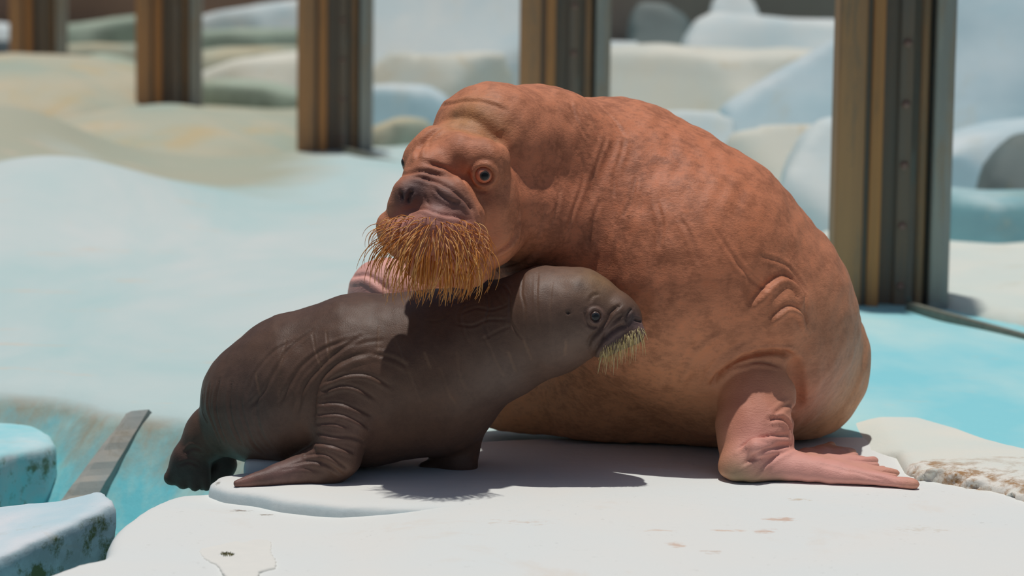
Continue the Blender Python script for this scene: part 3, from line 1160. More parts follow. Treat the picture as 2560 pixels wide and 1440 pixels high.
# hind flippers over the edge
kc((600, 1050, 9.34, 112), (530, 1080, 9.36, 64), 0.05)
kc((530, 1080, 9.36, 60), (468, 1150, 9.36, 40), 0.03)
kc((468, 1150, 9.36, 42), (430, 1194, 9.36, 20), 0.02)
kc((478, 1150, 9.36, 38), (458, 1208, 9.35, 17), 0.015)
kc((488, 1150, 9.36, 36), (488, 1216, 9.34, 15), 0.012)
kc((495, 1150, 9.36, 34), (516, 1216, 9.34, 13), 0.012)
kc((545, 1090, 9.44, 50), (560, 1160, 9.44, 26), 0.03)
kc((560, 1160, 9.44, 26), (505, 1212, 9.40, 14), 0.02)
kc((560, 1160, 9.44, 26), (560, 1205, 9.42, 14), 0.02)
V, Q = polygonize(calf, (-1.25, 8.85, -0.15), (0.6, 9.65, 0.78), 0.0042)
N = vnormals(V, Q)
disp = np.zeros(len(V))
folds = [
    ([(1552, 762), (1527, 780), (1519, 800), (1500, 823), (1478, 844), (1467, 868)], .008, .0055, .004, -1),
    ([(1566, 812), (1545, 820), (1515, 841), (1494, 865), (1484, 884), (1486, 900)], .009, .0055, .004, -1),
    ([(1560, 786), (1535, 803), (1515, 828), (1508, 843)], .004, .0045, .002, 0),
    ([(1582, 768), (1566, 790), (1567, 806)], .005, .0045, .002, 0),
    ([(1586, 799), (1594, 801), (1604, 805)], .010, .004, .002, 0),
    ([(1462, 775), (1468, 800), (1480, 815), (1500, 817)], .004, .005, .002, 0),
    ([(1470, 760), (1482, 740), (1500, 735)], .002, .005, .001, 0),
    # shoulder and flank folds
    ([(922, 881), (875, 894), (828, 920), (802, 950), (789, 997), (786, 1055)], 0.0060, .008, 0.0042, -1),
    ([(900, 842), (832, 888), (767, 958), (750, 1006), (740, 1045)], 0.0036, .006, 0.0024, 0),
    ([(880, 846), (810, 872), (755, 915), (724, 963), (699, 1010)], 0.0030, .006, 0.0018, 0),
    ([(780, 825), (724, 872), (690, 924), (655, 984), (621, 1019)], 0.0024, .006, 0.0018, 0),
    ([(735, 850), (681, 881), (638, 933), (618, 985)], 0.0018, .006, 0.0012, 0),
    ([(931, 884), (983, 897), (1020, 917)], 0.0024, .006, 0.0018, 0),
    ([(870, 865), (920, 855), (960, 850)], 0.0012, .006, 0.0006, 0),
    ([(608, 960), (602, 1010), (612, 1053), (632, 1105), (660, 1135)], 0.0024, .005, 0.0012, 0),
    ([(578, 955), (573, 1010), (582, 1062), (604, 1108)], 0.0030, .005, 0.0018, 0),
    ([(548, 948), (538, 1006), (547, 1062), (566, 1110)], 0.0036, .005, 0.0018, 0),
    ([(524, 960), (520, 1010), (532, 1060), (552, 1110)], 0.0036, .005, 0.0018, 0),
    ([(506, 980), (506, 1027), (520, 1060)], 0.0030, .005, 0.0018, 0),
    ([(650, 960), (640, 1020), (652, 1080), (680, 1120)], 0.0018, .006, 0.0012, 0),
    # rings round the forelimb
    ([(804, 959), (862, 937), (922, 937), (978, 967)], 0.0037, .005, 0.0030, 1),
    ([(800, 980), (854, 963), (897, 971), (940, 998)], 0.0037, .005, 0.0030, 1),
    ([(795, 1010), (845, 1006), (897, 1023), (930, 1040)], 0.0037, .005, 0.0030, 1),
    ([(791, 1036), (849, 1034), (897, 1053), (925, 1072)], 0.0045, .005, 0.0030, 1),
    ([(789, 1060), (830, 1058), (870, 1068)], 0.0030, .004, 0.0023, 1),
    ([(787, 1079), (832, 1090), (875, 1092), (912, 1104)], 0.0037, .005, 0.0030, 1),
    ([(780, 1105), (832, 1113), (888, 1131)], 0.0045, .005, 0.0030, 1),
    ([(754, 1137), (810, 1135), (854, 1161), (868, 1172)], 0.0045, .005, 0.0037, 1),
    ([(724, 1161), (780, 1152), (823, 1165), (860, 1190)], 0.0037, .005, 0.0030, 1),
    ([(700, 1175), (750, 1168), (800, 1180)], 0.0015, .005, 0.0015, 1),
    ([(460, 1135), (480, 1120), (505, 1125)], 0.0030, .005, 0.0023, 0),
    ([(445, 1165), (470, 1155), (500, 1165)], 0.0023, .004, 0.0015, 0),
    # neck cracks
    ([(1258, 710), (1274, 737), (1275, 780), (1280, 813), (1310, 853)], 0.0020, .004, 0.0010, 0),
    ([(1280, 813), (1240, 830), (1205, 850)], 0.0015, .004, 0.0005, 0),
    ([(1275, 760), (1230, 775), (1190, 770), (1150, 785)], 0.0020, .004, 0.0010, 0),
    ([(1270, 800), (1220, 800), (1180, 815), (1140, 810)], 0.0020, .004, 0.0010, 0),
    ([(1215, 730), (1222, 770), (1212, 810), (1225, 850)], 0.0020, .004, 0.0010, 0),
    ([(1165, 755), (1150, 790), (1160, 830), (1170, 860)], 0.0015, .004, 0.0010, 0),
    ([(1190, 740), (1165, 755), (1120, 760)], 0.0015, .004, 0.0005, 0),
    ([(1240, 735), (1260, 765)], 0.0015, .004, 0.0005, 0),
    ([(1130, 780), (1100, 800), (1060, 800)], 0.0010, .004, 0.0005, 0),
    ([(1309, 682), (1304, 731), (1312, 770)], 0.0010, .004, 0.0005, 0),
    ([(1344, 676), (1342, 750), (1345, 800)], 0.0008, .004, 0.0005, 0),
]
lines = [
    [(983, 838), (1017, 924), (1051, 1006)], [(1142, 881), (1150, 941), (1181, 1006)], [(1211, 842), (1237, 898), (1260, 940)],
    [(948, 812), (944, 880)], [(815, 825), (823, 898)], [(716, 847), (699, 933), (699, 1027)], [(1309, 682), (1304, 731), (1312, 770), (1310, 850)],
    [(1344, 676), (1342, 750), (1350, 830)], [(1310, 853), (1330, 900)], [(1415, 850), (1412, 890)], [(1258, 710), (1274, 737), (1275, 780), (1280, 813), (1310, 853)],
    [(1100, 920), (1120, 980), (1140, 1010)], [(780, 830), (790, 880), (805, 920)], [(640, 930), (650, 990)], [(1380, 700), (1375, 760), (1378, 830)],
    [(1270, 880), (1290, 930)], [(1060, 880), (1075, 920)], [(1215, 730), (1222, 770), (1212, 810)],
]
for s_ in lines:
    folds.append((s_, .0012, .003, .0006, 0))
creaser(V, N, calf, disp, folds)
disp += 0.0012 * waves(V, 31, 0.07) + 0.002 * waves(V, 32, 0.22)
KE = trace(calf, [(1488, 790)])[0]
kn = N[np.argmin(((V - KE) ** 2).sum(1))] * 0.6 + np.array([0.05, -0.95, 0.05]) * 0.4
kn /= np.linalg.norm(kn)
socket(V, KE, kn, 17 * pxm, disp)
# ear hole
EH = trace(calf, [(1420, 782)])[0]
disp -= 0.007 * np.exp(-(np.linalg.norm(V - EH, axis=1) / 0.0055) ** 2)

colr = np.ones((len(V), 4), np.float32)
colr[:, :3] = srgb(98, 74, 61)
TK = lambda x, y: trace(calf, [(x, y)], n=40)[0]
for x, y, r, c_, s_ in (
        (1400, 690, 0.11, (140, 112, 96), 0.6), (1500, 700, 0.07, (150, 118, 84), 0.7), (1545, 740, 0.05, (128, 100, 84), 0.5), (1447, 712, 0.02, (88, 68, 58), 0.7),
        (1420, 860, 0.10, (118, 100, 90), 0.5), (1540, 850, 0.05, (112, 92, 92), 0.7), (1580, 800, 0.03, (78, 66, 68), 0.8), (1610, 822, 0.03, (140, 112, 112), 0.7),
        (1488, 790, 0.035, (126, 100, 92), 0.6), (850, 1080, 0.1, (112, 84, 76), 0.5), (700, 1180, 0.09, (130, 100, 96), 0.7), (610, 1205, 0.04, (150, 108, 100), 0.7),
        (460, 1180, 0.08, (78, 62, 62), 0.7), (560, 1160, 0.08, (70, 58, 58), 0.7), (620, 1030, 0.14, (84, 74, 72), 0.5), (1250, 960, 0.12, (112, 100, 94), 0.5)):
    paint(colr, V, TK(x, y), r, srgb(*c_), s_)
for c3 in trace(calf, np.vstack([cr(s_, 40) for s_ in lines])):
    if True:
        sel = np.where(((V - c3) ** 2).sum(1) < 0.0055 ** 2)[0]
        colr[sel, :3] = colr[sel, :3] * 0.965 + np.array(srgb(160, 126, 100)) * 0.035
paint(colr, V, EH, 0.006, srgb(40, 32, 30), 0.9)
V = V + N * disp[:, None]
pup = empty('walrus_calf', (float(P(900, 900, 9.3)[0]), 9.3, 0))
tag(pup, 'dark grey brown walrus calf standing under the adult walrus muzzle', 'walrus')
o = quadmesh('body', V, Q, M_calf, None, colr)
put_under(o, pup)
lk = np.array([0.25, -1.0, -0.05])
lk /= np.linalg.norm(lk)
eye(pup, KE - kn * 0.011, lk, 15.5 * pxm, M_csclera, M_ciris, M_pupil, 0.78, 0.5)
mir = KE.copy()
mir[1] = 2 * 9.12 - KE[1]
eye(pup, mir + np.array([0, -0.004, 0]), np.array([0.3, 1, 0]), 15 * pxm, M_csclera, M_ciris, M_pupil, 0.78, 0.5)
roots = []
for row in range(7):
    v = row / 6.0
    for i in range(24):
        u = (i + rng.uniform(0.1, 0.9)) / 24
        x = 1502 + 112 * u - 6 * v
        y = (880 - 58 * u) - 14 + 6 + 26 * v - 8 * (1 - v) * u + rng.uniform(-4, 4)
        roots.append((x, y, v))
hit = trace(calf, [(r[0], r[1]) for r in roots])
dd = calf(hit)
gr = np.stack([calf(hit + np.eye(3)[k] * eps) - calf(hit - np.eye(3)[k] * eps) for k in range(3)], 1)
gr /= np.linalg.norm(gr, axis=1)[:, None]
paths, radii = [], []
for (x, y, v), h_, n_, d_ in zip(roots, hit, gr, dd):
    if d_ > 0.003:
        continue
    L = (0.014 + 0.042 * v) * rng.uniform(0.7, 1.25)
    d = n_ * 0.7 + np.array([-0.1 + rng.uniform(-.15, .15), -0.1, -0.8 + rng.uniform(-.15, .15)])
    d /= np.linalg.norm(d)
    p = h_ - n_ * 0.002
    pts = [p.copy()]
    for k in range(7):
        p = p + d * L / 7
        pts.append(p.copy())
        d = d + np.array([-0.03, 0.0, -0.14])
        d /= np.linalg.norm(d)
    paths.append(np.array(pts))
    radii.append(rng.uniform(0.0006, 0.0011))
wv, wq = tubes(paths, radii, 4)
wo = quadmesh('whiskers', wv, wq, M_cwhisk, None)
wo['kind'] = 'stuff'
wo['label'] = 'short straw coloured whiskers of the calf'
put_under(wo, pup)
# ------------------------------------------------------------------ mounds on the deck
def mound(name, px, py, Y, rx, ry, zt, mat, seed):
    f = Form()
    c = G(px, py, 0)
    c = np.array([(px - 1280) / FPX * Y, Y, zt - 0.5])
    f.ell(c, (rx, ry, 0.5))

    def sd(p):
        return smax(f(p) + waves(p, seed, 0.8) * 0.02, -0.12 - p[:, 2], 0.02)
    V, Q = polygonize(sd, (c[0] - rx - .1, Y - ry - .1, -0.2), (c[0] + rx + .1, Y + ry + .1, zt + 0.1), 0.06)
    o = quadmesh(name, V, Q, mat)
    o['kind'] = 'structure'
    return o


M_snow_ = ice_mat('snow_paint', srgb(226, 228, 226), srgb(206, 218, 224), srgb(222, 206, 186), stain_amt=0.1, patch=1.2, speck=0)
M_teal = ice_mat('teal_paint', srgb(178, 212, 208), srgb(196, 216, 208), srgb(214, 190, 158), stain_amt=0.3, patch=1.2, speck=0)
M_tan = ice_mat('tan_paint', srgb(202, 192, 166), srgb(172, 184, 168), srgb(206, 178, 124), stain_amt=0.4, patch=0.9, speck=0)
mound('tan_mound', 420, 300, 21.5, 1.3, 2.0, 0.20, M_tan, 44)
mound('tan_mound', 60, 230, 25.5, 1.6, 2.4, 0.32, M_tan, 45)

# ------------------------------------------------------------------ painted rocks beyond the posts
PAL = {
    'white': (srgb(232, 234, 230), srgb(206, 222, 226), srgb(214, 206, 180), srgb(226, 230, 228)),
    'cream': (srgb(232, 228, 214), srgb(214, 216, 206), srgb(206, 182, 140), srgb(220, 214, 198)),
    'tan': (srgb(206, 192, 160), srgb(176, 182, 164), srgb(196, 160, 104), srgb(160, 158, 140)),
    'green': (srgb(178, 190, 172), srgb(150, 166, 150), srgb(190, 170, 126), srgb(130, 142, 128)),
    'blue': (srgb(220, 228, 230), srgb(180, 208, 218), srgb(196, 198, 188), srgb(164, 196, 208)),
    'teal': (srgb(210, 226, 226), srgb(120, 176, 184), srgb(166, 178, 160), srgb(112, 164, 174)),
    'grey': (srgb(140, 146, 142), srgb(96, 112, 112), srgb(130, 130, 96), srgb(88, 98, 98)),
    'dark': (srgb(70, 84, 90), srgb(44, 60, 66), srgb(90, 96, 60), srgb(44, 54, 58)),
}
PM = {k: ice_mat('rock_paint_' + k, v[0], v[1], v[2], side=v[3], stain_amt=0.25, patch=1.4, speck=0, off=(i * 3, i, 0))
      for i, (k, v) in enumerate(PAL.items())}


def rock(label, top, Y, depth, pal, lean=1.5, rnd=0.012, seed=1, h=0.06, cuts=8, group='painted ice rocks beyond the posts'):
    """angular boulder: crest line in the photo carried down to the ground at distance Y"""
    pts = [P(x, y, Y) for x, y in top]
    poly = [(p[0], p[2]) for p in pts] + [(pts[-1][0] + 0.1, -0.15), (pts[0][0] - 0.1, -0.15)]
    poly = np.array(poly)
    rg = np.random.RandomState(seed)
    planes = []
    cx = poly[:, 0].mean()
    zt = poly[:, 1].max()
    half = (poly[:, 0].max() - poly[:, 0].min()) / 2
    for _ in range(cuts):
        n = np.array([rg.uniform(-0.8, 0.8), -1.0, rg.uniform(0.1, 0.8)])
        n /= np.linalg.norm(n)
        q = np.array([cx + rg.uniform(-0.7, 0.7) * half, Y + rg.uniform(0.0, 0.25) * depth, zt * rg.uniform(0.3, 0.8)])
        planes.append((n, q))

    def f(p):
        w = waves(p, seed, 0.9, 7) * 0.018
        d = poly_sdf(p[:, 0], p[:, 2], poly) + w
        yy = p[:, 1] - Y - lean * np.maximum(p[:, 2], -0.1) * 0.6
        d = smax(d, -yy + w, rnd)
        d = smax(d, p[:, 1] - Y - depth, rnd)
        for n, q in planes:
            d = smax(d, (p - q) @ n - 0.05, rnd * 0.6)
        return smax(d, -0.12 - p[:, 2], 0.03)
    V, Q = polygonize(f, (poly[:, 0].min() - .15, Y - .25, -0.2), (poly[:, 0].max() + .15, Y + depth + .2, zt + .15), h, relax=1)
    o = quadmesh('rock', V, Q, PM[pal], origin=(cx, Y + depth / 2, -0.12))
    tag(o, label, 'rock', group)
    return o


RK = [
    # right of the wide post
    ('large blue white slanted rock face beside the widest rusty post', [(2330, 40), (2400, 2), (2480, -30), (2680, -40)], 18.2, 1.5, 'blue'),
    ('low blue rock wedge under the large slanted rock face', [(2330, 400), (2400, 385), (2480, 355), (2680, 310)], 17.0, 1.0, 'blue'),
    ('dark grey rock resting at the blue wedge above the white topped block', [(2495, 445), (2530, 395), (2580, 350), (2680, 350)], 16.3, 0.6, 'grey'),
    ('white topped teal block beside the widest rusty post', [(2300, 500), (2420, 503), (2560, 506), (2700, 510)], 15.2, 0.9, 'teal'),
    # between the two right-hand posts
    ('white triangular rock leaning beside the widest rusty post', [(1985, 450), (2030, 370), (2080, 322), (2150, 300)], 15.8, 0.8, 'white'),
    ('tan flat slab under the blue white slanted slab', [(1830, 345), (1950, 315), (2075, 302), (2160, 300)], 17.0, 0.5, 'cream'),
    ('blue white slanted slab behind the widest rusty post', [(1820, 290), (1900, 238), (1990, 180), (2080, 130), (2160, 90)], 18.9, 1.0, 'blue'),
    ('pale low slab above the adult walrus back', [(1600, 300), (1700, 285), (1800, 290), (1850, 310)], 18.0, 0.5, 'white'),
    ('broad cream rock shelf between the two posts behind the adult walrus', [(1440, 150), (1560, 140), (1700, 138), (1850, 150), (2160, 150)], 20.5, 1.5, 'cream'),
    ('big white rock above the cream shelf', [(1725, 120), (1760, 62), (1800, 40), (1900, 48), (2000, 60), (2160, 66)], 22.6, 1.2, 'white'),
    ('white dome rock behind the big white rock', [(1790, 30), (1815, -15), (1890, -20), (1925, 50)], 24.5, 1.0, 'white'),
    ('dark grey filler shape standing for the shaded gap between white rocks', [(1580, 60), (1610, 15), (1680, 20), (1740, 60)], 24.0, 0.9, 'grey'),  # no boulder of its own: dark colour carries the shade of the gap
    ('white rock beside the post above the adult walrus neck', [(1470, 10), (1540, 14), (1590, 50), (1650, 125)], 22.6, 0.6, 'white'),
    # between third and fourth post
    ('tan rounded rock beside the post beyond the adult walrus face', [(900, 345), (950, 318), (1000, 300), (1060, 310), (1100, 360)], 21.0, 0.5, 'tan'),
    ('blue grey block beyond the adult walrus forehead', [(860, 232), (960, 226), (1060, 226), (1110, 256), (1130, 300)], 22.0, 0.8, 'blue'),
    ('wide tan rock shelf behind the blue grey block', [(860, 150), (960, 140), (1100, 142), (1290, 132), (1400, 135)], 23.0, 0.7, 'cream'),
    ('small dark shape standing for the shaded hole at the foot of the white sloping slab', [(955, 112), (975, 90), (1000, 98), (1020, 120)], 24.3, 0.3, 'dark'),  # fills a hole between rocks; its darkness is put into the colour
    ('big white sloping slab between the posts beyond the adult walrus head', [(880, -20), (1000, -30), (1200, -30), (1400, -20)], 25.4, 1.4, 'white'),
    # between second and third post
    ('green grey boulder at the foot of the middle post', [(470, 215), (560, 205), (650, 212), (740, 235)], 24.3, 0.9, 'green'),
    ('tan white boulder above the green grey boulder', [(470, 200), (560, 168), (640, 152), (760, 140)], 25.4, 0.9, 'cream'),
    ('orange tan rock band behind the tan white boulder', [(440, 140), (560, 132), (700, 128), (800, 130)], 27.0, 0.9, 'tan'),
    ('grey green rock shelf under the white slab', [(440, 85), (560, 78), (700, 76), (800, 78)], 28.4, 1.0, 'green'),
    ('white slab rock in front of the brown cliff', [(470, 48), (560, 28), (640, 14), (800, -8)], 30.0, 0.9, 'white'),
    # left
    ('dark green rock between the two farthest posts', [(150, 165), (230, 148), (300, 160), (380, 185)], 28.4, 0.8, 'green'),
    ('tan rock band between the two farthest posts', [(120, 122), (220, 112), (300, 118), (400, 125)], 29.9, 0.8, 'tan'),
    ('pale green rock behind the tan band near the farthest post', [(120, 72), (200, 60), (280, 52), (400, 42)], 31.2, 1.0, 'green'),
    ('dark teal rock beside the farthest post', [(-80, 110), (-20, 112), (60, 115)], 28.5, 0.8, 'dark'),
    ('white rock behind the dark teal rock', [(-80, 62), (-20, 60), (60, 66)], 30.2, 0.6, 'white'),
]
for i, (lab, top, Y, dep, pal) in enumerate(RK):
    rock(lab, top, Y, dep, pal, seed=60 + i, h=0.05 if Y < 20 else 0.07)

# brown cliff closing the far side
m = NT('brown_cliff')
cl = m.mix(m.noise(0.6, 6, 0.6), srgb(176, 140, 124), srgb(136, 112, 102))
M_cliff = m.done(cl, 0.9, m.bump(m.noise(2, 6, 0.6), 0.6, 0.2))
slab('wall_back', [(-12, 35), (-6, 34), (0, 34.6), (5, 33.8), (12, 34.5), (12, 37), (-12, 37)], 4.2, -0.2, M_cliff, 0.22, rnd=0.2, noise=0.15, nscale=2.5, seed=77)
# cream floor on the far side of the glass
slab('cream_floor', [(1.62, 13.95), (2.1, 12.9), (3.4, 9.6), (6, 9.6), (6, 17), (1.6, 17)], 0.02, -0.3, M_cream, 0.06, rnd=0.03, noise=0.004, seed=78)

# ------------------------------------------------------------------ rusty posts with glass between
def rust_mat(name, c1, c2, c3):
    m = NT(name)
    a = m.noise(6, 6, 0.65, stretch=(1, 1, 0.06), dist=0.2)
    c = m.mix(m.ramp(a, [(0.35, 0.0), (0.62, 1.0)]), c1, c2)
    b = m.noise(10, 6, 0.7, stretch=(1, 1, 0.12), off=(4, 2, 0))
    c = m.mix(m.ramp(b, [(0.52, 0.0), (0.68, 0.8)]), c, c3)
    return m.done(c, 0.75, m.bump(m.noise(30, 5, 0.6), 0.3, 0.004), 0.3)


M_rust = rust_mat('rusted_flange', srgb(200, 148, 104), srgb(168, 128, 96), srgb(130, 120, 104))
M_rust2 = rust_mat('rusted_strip', srgb(216, 150, 92), srgb(184, 130, 86), srgb(136, 112, 88))
M_steel = rust_mat('dark_steel', srgb(124, 120, 112), srgb(142, 118, 98), srgb(108, 112, 112))
M_grey = rust_mat('grey_flange', srgb(194, 188, 174), srgb(164, 160, 152), srgb(180, 150, 120))
M_rivet = flatmat('rivet_paint', srgb(150, 118, 106), 0.6)


def box_mesh(name, x0, x1, y0, y1, z0, z1, bev=0.006):
    import bmesh
    bm = bmesh.new()
    bmesh.ops.create_cube(bm, size=1)
    for v in bm.verts:
        v.co = ((x0 + x1) / 2 + v.co.x * (x1 - x0), (y0 + y1) / 2 + v.co.y * (y1 - y0), (z0 + z1) / 2 + v.co.z * (z1 - z0))
    bmesh.ops.bevel(bm, geom=bm.edges[:], offset=bev, segments=2, affect='EDGES')
    me = bpy.data.meshes.new(name)
    bm.to_mesh(me)
    bm.free()
    return me


PH = 4.2
post_parts = [
    ('side_beam', -.258, -.135, -.13, .13, M_rust), ('groove_strip', -.137, -.108, -.105, .105, M_steel), ('rust_strip', -.110, -.055, -.125, .125, M_rust2),
    ('web_plate', -.060, .165, -.02, .02, M_steel), ('angle_iron', .020, .085, -.045, -.018, M_steel), ('angle_iron', .020, .085, .018, .045, M_steel),
    ('edge_strip', .118, .150, -.06, .06, M_rust), ('gap_strip', .158, .176, -.05, .05, flatmat('gap_shade', srgb(30, 44, 46), 0.7)),  # dark strip before the flange: its colour stands for shade in the gap
    ('end_flange', .174, .258, -.11, .11, M_grey),
]
post_mesh = [(n, box_mesh(n, a, b, c, d, -0.1, PH), mt) for n, a, b, c, d, mt in post_parts]
rv, rf = uvsphere(0.019, 12, 6, math.pi / 2)
rv = np.stack([rv[:, 0], -rv[:, 2], rv[:, 1]], 1)
me_r = None
bx = []
p5 = G(2218, 746)
p3 = G(838, 366)
stp = (p3 - p5) / 2
post_at = [p5, P(1406, 517, (p5 + stp)[1]), p3, G(424, 268), G(98, 186)]
plabels = ['widest rusty steel post, with a row of rivets, behind the adult walrus back',
           'rusty steel post rising behind the adult walrus neck',
           'rusty steel post standing on pale ground beyond the adult walrus face',
           'rusty steel post on the low tan mound, next to the farthest post',
           'farthest rusty steel post, beyond the white mounds of the deck']
for k in range(5):
    c = post_at[k].copy()
    c[2] = 0
    root = empty('steel_post', tuple(c))
    root.rotation_euler = (0, 0, 0)
    tag(root, plabels[k], 'post', 'rusty posts along the glass line')
    for n, me, mt in post_mesh:
        link(n, me, mt, root)
    if k < 3:
        z = 0.06
        while z < PH:
            if me_r is None:
                r_o = quadmesh('rivet', rv, rf, M_rivet, root)
                me_r = r_o.data
            else:
                r_o = link('rivet', me_r, M_rivet, root)
            r_o.location = (0.052, -0.044, z)
            z += 0.272
    bx.append(c)

m = NT('clear_glass')
tr = m.n.new('ShaderNodeBsdfTransparent')
tr.inputs['Color'].default_value = (0.985, 0.995, 0.993, 1)
gl = m.n.new('ShaderNodeBsdfGlossy')
gl.inputs['Roughness'].default_value = 0.02
mx = m.n.new('ShaderNodeMixShader')
mx.inputs[0].default_value = 0.03
m.L(tr.outputs[0], mx.inputs[1])
m.L(gl.outputs[0], mx.inputs[2])
m.L(mx.outputs[0], m.n['Material Output'].inputs['Surface'])
M_glass = m.m
M_sill = flatmat('sill_grout', srgb(150, 148, 132), 0.8, 0.3, srgb(104, 108, 100), 20)
ends = [p5 - stp] + bx
glab = ['glass pane beside the widest rusty post, in front of the white topped block', 'glass pane behind the adult walrus back', 'glass pane between the posts beyond the adult walrus face',
        'glass pane next to the post on the low tan mound', 'glass pane between the two farthest posts']
for k in range(5):
    a, b = ends[k], ends[k + 1]
    d = (b - a)
    L = np.linalg.norm(d)
    ang = math.atan2(d[1], d[0])
    mid = (a + b) / 2
    root = empty('glass_pane', (mid[0], mid[1], 0))
    root.rotation_euler = (0, 0, ang)
    tag(root, glab[k], 'glass pane', 'glass panes between the posts')
    hl = L / 2 - 0.2
    link('pane', box_mesh('pane', -hl, hl, -.012, .012, 0.006, PH, 0.002), M_glass, root)
    link('sill', box_mesh('sill', -hl, hl, -.02, .02, -0.03, 0.010, 0.006), M_sill, root)

# ------------------------------------------------------------------ blocks in the trough
def block(name, label, cat, topo, zf, zbot, mat, h, rnd, seed, taper=0.0, group=None):
    o = slab(name, topo, zf, zbot, mat, h, rnd=rnd, noise=0.006, nscale=0.35, seed=seed, taper=taper)
    del o['kind']
    tag(o, label, cat, group)
    return o


def tri_plane(pa, pb, pc):
    pa, pb, pc = map(np.array, (pa, pb, pc))
    n = np.cross(pb - pa, pc - pa)
    return lambda x, y: pa[2] - (n[0] * (x - pa[0]) + n[1] * (y - pa[1])) / n[2]


# round-edged block
zb = -0.16
bo = [tuple(G(x, y, zb)[:2]) for x, y in ((-220, 1052), (0, 1052), (80, 1064), (128, 1080), (146, 1102), (120, 1112), (60, 1122), (0, 1138), (-220, 1175))]
block('ice_block', 'round edged pale block with green algae standing in the trough', 'rock', bo, zb, -0.5, M_block, 0.02, 0.03, 91, group='blocks in the trough')
# tilted wedge slab
q1, q2, q3, q4 = P(268, 1222, 9.05), P(-250, 1302, 9.05), P(-250, 1480, 8.35), P(288, 1262, 8.85)
zp = tri_plane(q1, q2, P(0, 1390, 8.45))
pl = [P(262, 1238, 9.05), P(-250, 1318, 9.05), P(-300, 1560, 8.30), P(0, 1404, 8.45), P(140, 1338, 8.65), P(285, 1268, 8.86)]
block('ice_slab', 'tilted wedge slab with algae stains at the platform edge', 'rock', [p[:2] for p in pl], zp, -0.5, M_slab, 0.018, 0.025, 92, group='blocks in the trough')
# buttress leaning on the trough wall
bf = Form()
wnrm = np.array([0.0, -0.8, 0.6])
we = G(385, 1000, -0.03)


def on_wall(px, py, off=0.0):
    d = ray(px, py)
    t = ((we - _C) @ wnrm) / (d @ wnrm)
    return _C + d * t + wnrm * off


M_butt = ice_mat('buttress_shade_grey', srgb(184, 174, 160), srgb(156, 164, 162), srgb(132, 124, 104), side=srgb(150, 156, 154), stain_amt=0.5, patch=5.0)  # grey base stands in for the fin's shaded face; stains are its own
# a slanting fin on the wall: two edge lines, proud of the wall and widening to its foot
nseg = 14
ring = []
for q in range(nseg + 1):
    t = q / nseg
    wob = 0.004 * math.sin(q * 1.9) + 0.003 * math.sin(q * 4.3)
    lx, ly = 320 + (150 - 320) * t, 1052 + (1285 - 1052) * t
    rx, ry = 388 + (262 - 388) * t, 1052 + (1285 - 1052) * t
    up = 0.078 + 0.022 * t + wob
    ring.append((on_wall(lx, ly, -0.12), on_wall(lx, ly, up * 0.75), on_wall(lx + (rx - lx) * 0.22, ly, up),
                 on_wall(rx - (rx - lx) * 0.15, ry, up + 0.012), on_wall(rx, ry, up * 0.7), on_wall(rx, ry, -0.12)))
V = np.array(ring).reshape(-1, 3)
Q = [(a * 6 + b, a * 6 + (b + 1) % 6, (a + 1) * 6 + (b + 1) % 6, (a + 1) * 6 + b) for a in range(nseg) for b in range(6)]
Q += [(0, 1, 2, 5), (2, 3, 4, 5)]
e6 = nseg * 6
Q += [(e6 + 5, e6 + 2, e6 + 1, e6), (e6 + 5, e6 + 4, e6 + 3, e6 + 2)]
Q = np.array(Q)
o = quadmesh('trough_buttress', V, Q, M_butt, smooth=False)
o['kind'] = 'structure'

# ------------------------------------------------------------------ crusty broken edge on the right of the platform
up2 = gpts([(1900, 1100), (2050, 1118), (2160, 1130), (2240, 1150), (2262, 1188), (2300, 1206), (2360, 1214), (2440, 1228), (2520, 1246), (2600, 1262), (2800, 1290)])
up2 = up2 + [(2.6, 9.3), (2.4, 9.55)] + gpts([(2700, 1200), (2560, 1150), (2400, 1085), (2280, 1050), (2160, 1026), (2050, 1020)])


def cream_top(x, y):
    t = np.clip((x - 1.13) / 0.16, 0, 1)
    t = t * t * (3 - 2 * t)
    return -0.012 + 0.034 * t + 0.035 * gauss(x, y, 1.6, 9.3, 0.4, 0.35)


def crust_mat():
    m = NT('cream_crust_paint')
    a = m.noise(2.0, 5, 0.55)
    c = m.mix(m.ramp(a, [(0.36, 0.0), (0.64, 1.0)]), srgb(232, 231, 220), srgb(224, 230, 222))
    s = m.noise(5, 8, 0.7, stretch=(1, 1.6, 1), off=(3, 0, 0))
    at = m.attr('Pigment')
    f = m.math('MULTIPLY', at.outputs['Alpha'], 1.0)
    br = m.mix(m.ramp(m.noise(14, 6, 0.7, off=(1, 1, 4)), [(0.42, 0.0), (0.56, 1.0)]), srgb(168, 128, 84), srgb(236, 232, 222))
    ff = m.math('MULTIPLY', f, m.ramp(s, [(0.40, 0.0), (0.52, 1.0)]))
    c = m.mix(ff, c, br)
    return m.done(c, 0.85, m.bump(m.noise(60, 6, 0.7), 0.5, 0.006), 0.25)


def csd(p):
    x, y, z = p[:, 0], p[:, 1], p[:, 2]
    zz = cream_top(x, y)
    d2 = poly_sdf(x, y, up2)
    edge = np.exp(-((np.abs(d2)) / 0.07) ** 2) * (y < 9.25) * (x > 1.02)
    rough = (waves(p, 95, 0.05, 12) * 0.010 + waves(p, 96, 0.12, 9) * 0.014) * edge
    return smax(smax(d2 + rough * 1.6, z - zz + rough * 0.9, 0.03), -0.06 - z, 0.02)


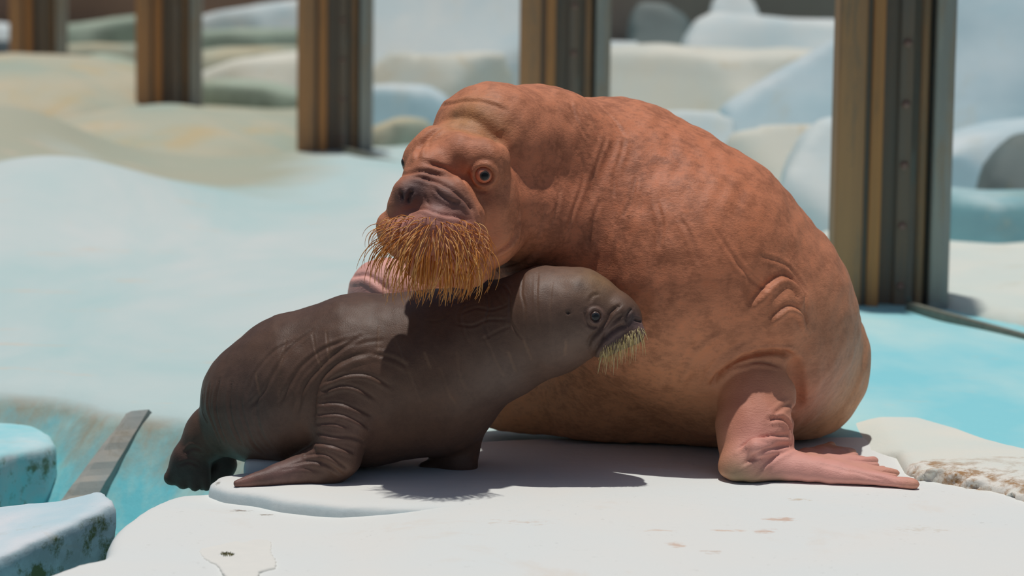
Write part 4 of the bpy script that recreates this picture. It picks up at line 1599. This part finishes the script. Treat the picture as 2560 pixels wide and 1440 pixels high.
V, Q = polygonize(csd, (0.6, 8.6, -0.1), (2.75, 10.2, 0.13), 0.010)
d2 = poly_sdf(V[:, 0], V[:, 1], up2)
cc_ = np.ones((len(V), 4), np.float32)
cc_[:, 3] = np.exp(-(np.abs(d2) / 0.20) ** 2) * (V[:, 1] < 9.3) * np.clip((V[:, 0] - 1.0) / 0.1, 0, 1)
o = quadmesh('cream_ledge', V, Q, crust_mat(), None, cc_)
o['kind'] = 'structure'

# ------------------------------------------------------------------ cement patch with a mossy hole in the foreground
po = cr(gpts([(497, 1375), (518, 1398), (545, 1412), (560, 1432), (585, 1446), (640, 1440), (650, 1424), (690, 1412), (682, 1380), (676, 1352), (640, 1346), (610, 1352), (585, 1350), (540, 1362), (500, 1368)], -0.04), 70)
pz = float(low_top(np.array([po[:, 0].mean()]), np.array([po[:, 1].mean()]))[0])
hc = G(568, 1389, pz)


def psd(p):
    x, y, z = p[:, 0], p[:, 1], p[:, 2]
    d2 = poly_sdf(x, y, po) + waves(p, 101, 0.03, 9) * 0.004
    d = smax(d2, z - pz - 0.005, 0.006)
    hole = np.sqrt(((x - hc[0]) / 0.020) ** 2 + ((y - hc[1]) / 0.026) ** 2) - 1 + waves(p, 102, 0.02, 8) * 0.25
    return smax(smax(d, -hole * 0.02, 0.003), pz - 0.03 - z, 0.002)


V, Q = polygonize(psd, (po[:, 0].min() - .02, po[:, 1].min() - .02, pz - 0.035), (po[:, 0].max() + .02, po[:, 1].max() + .02, pz + .02), 0.0035)
o = quadmesh('cement_patch', V, Q, flatmat('patch_paint', srgb(236, 234, 226), 0.8, 0.3, srgb(226, 226, 220), 20))
o['kind'] = 'structure'
rg = np.random.RandomState(4)
bl, br_ = [], []
for i in range(60):
    a = rg.uniform(0, 6.28)
    q = rg.uniform(0, 1) ** 0.5
    b0 = np.array([hc[0] + math.cos(a) * q * 0.017, hc[1] + math.sin(a) * q * 0.022, pz - 0.004])
    d = np.array([rg.uniform(-.5, .5), rg.uniform(-.5, .5), 1.0])
    bl.append(np.array([b0 + d * t * 0.012 for t in np.linspace(0, 1, 4)]))
    br_.append(0.0022)
mv, mq = tubes(bl, br_, 4)
mo = quadmesh('moss', mv, mq, hair_mat('moss_green', srgb(70, 66, 36), srgb(112, 108, 58), srgb(150, 140, 96)), origin=(hc[0], hc[1], pz))
tag(mo, 'small tuft of brown green moss in the hole of the cement patch', 'moss', None, 'stuff')
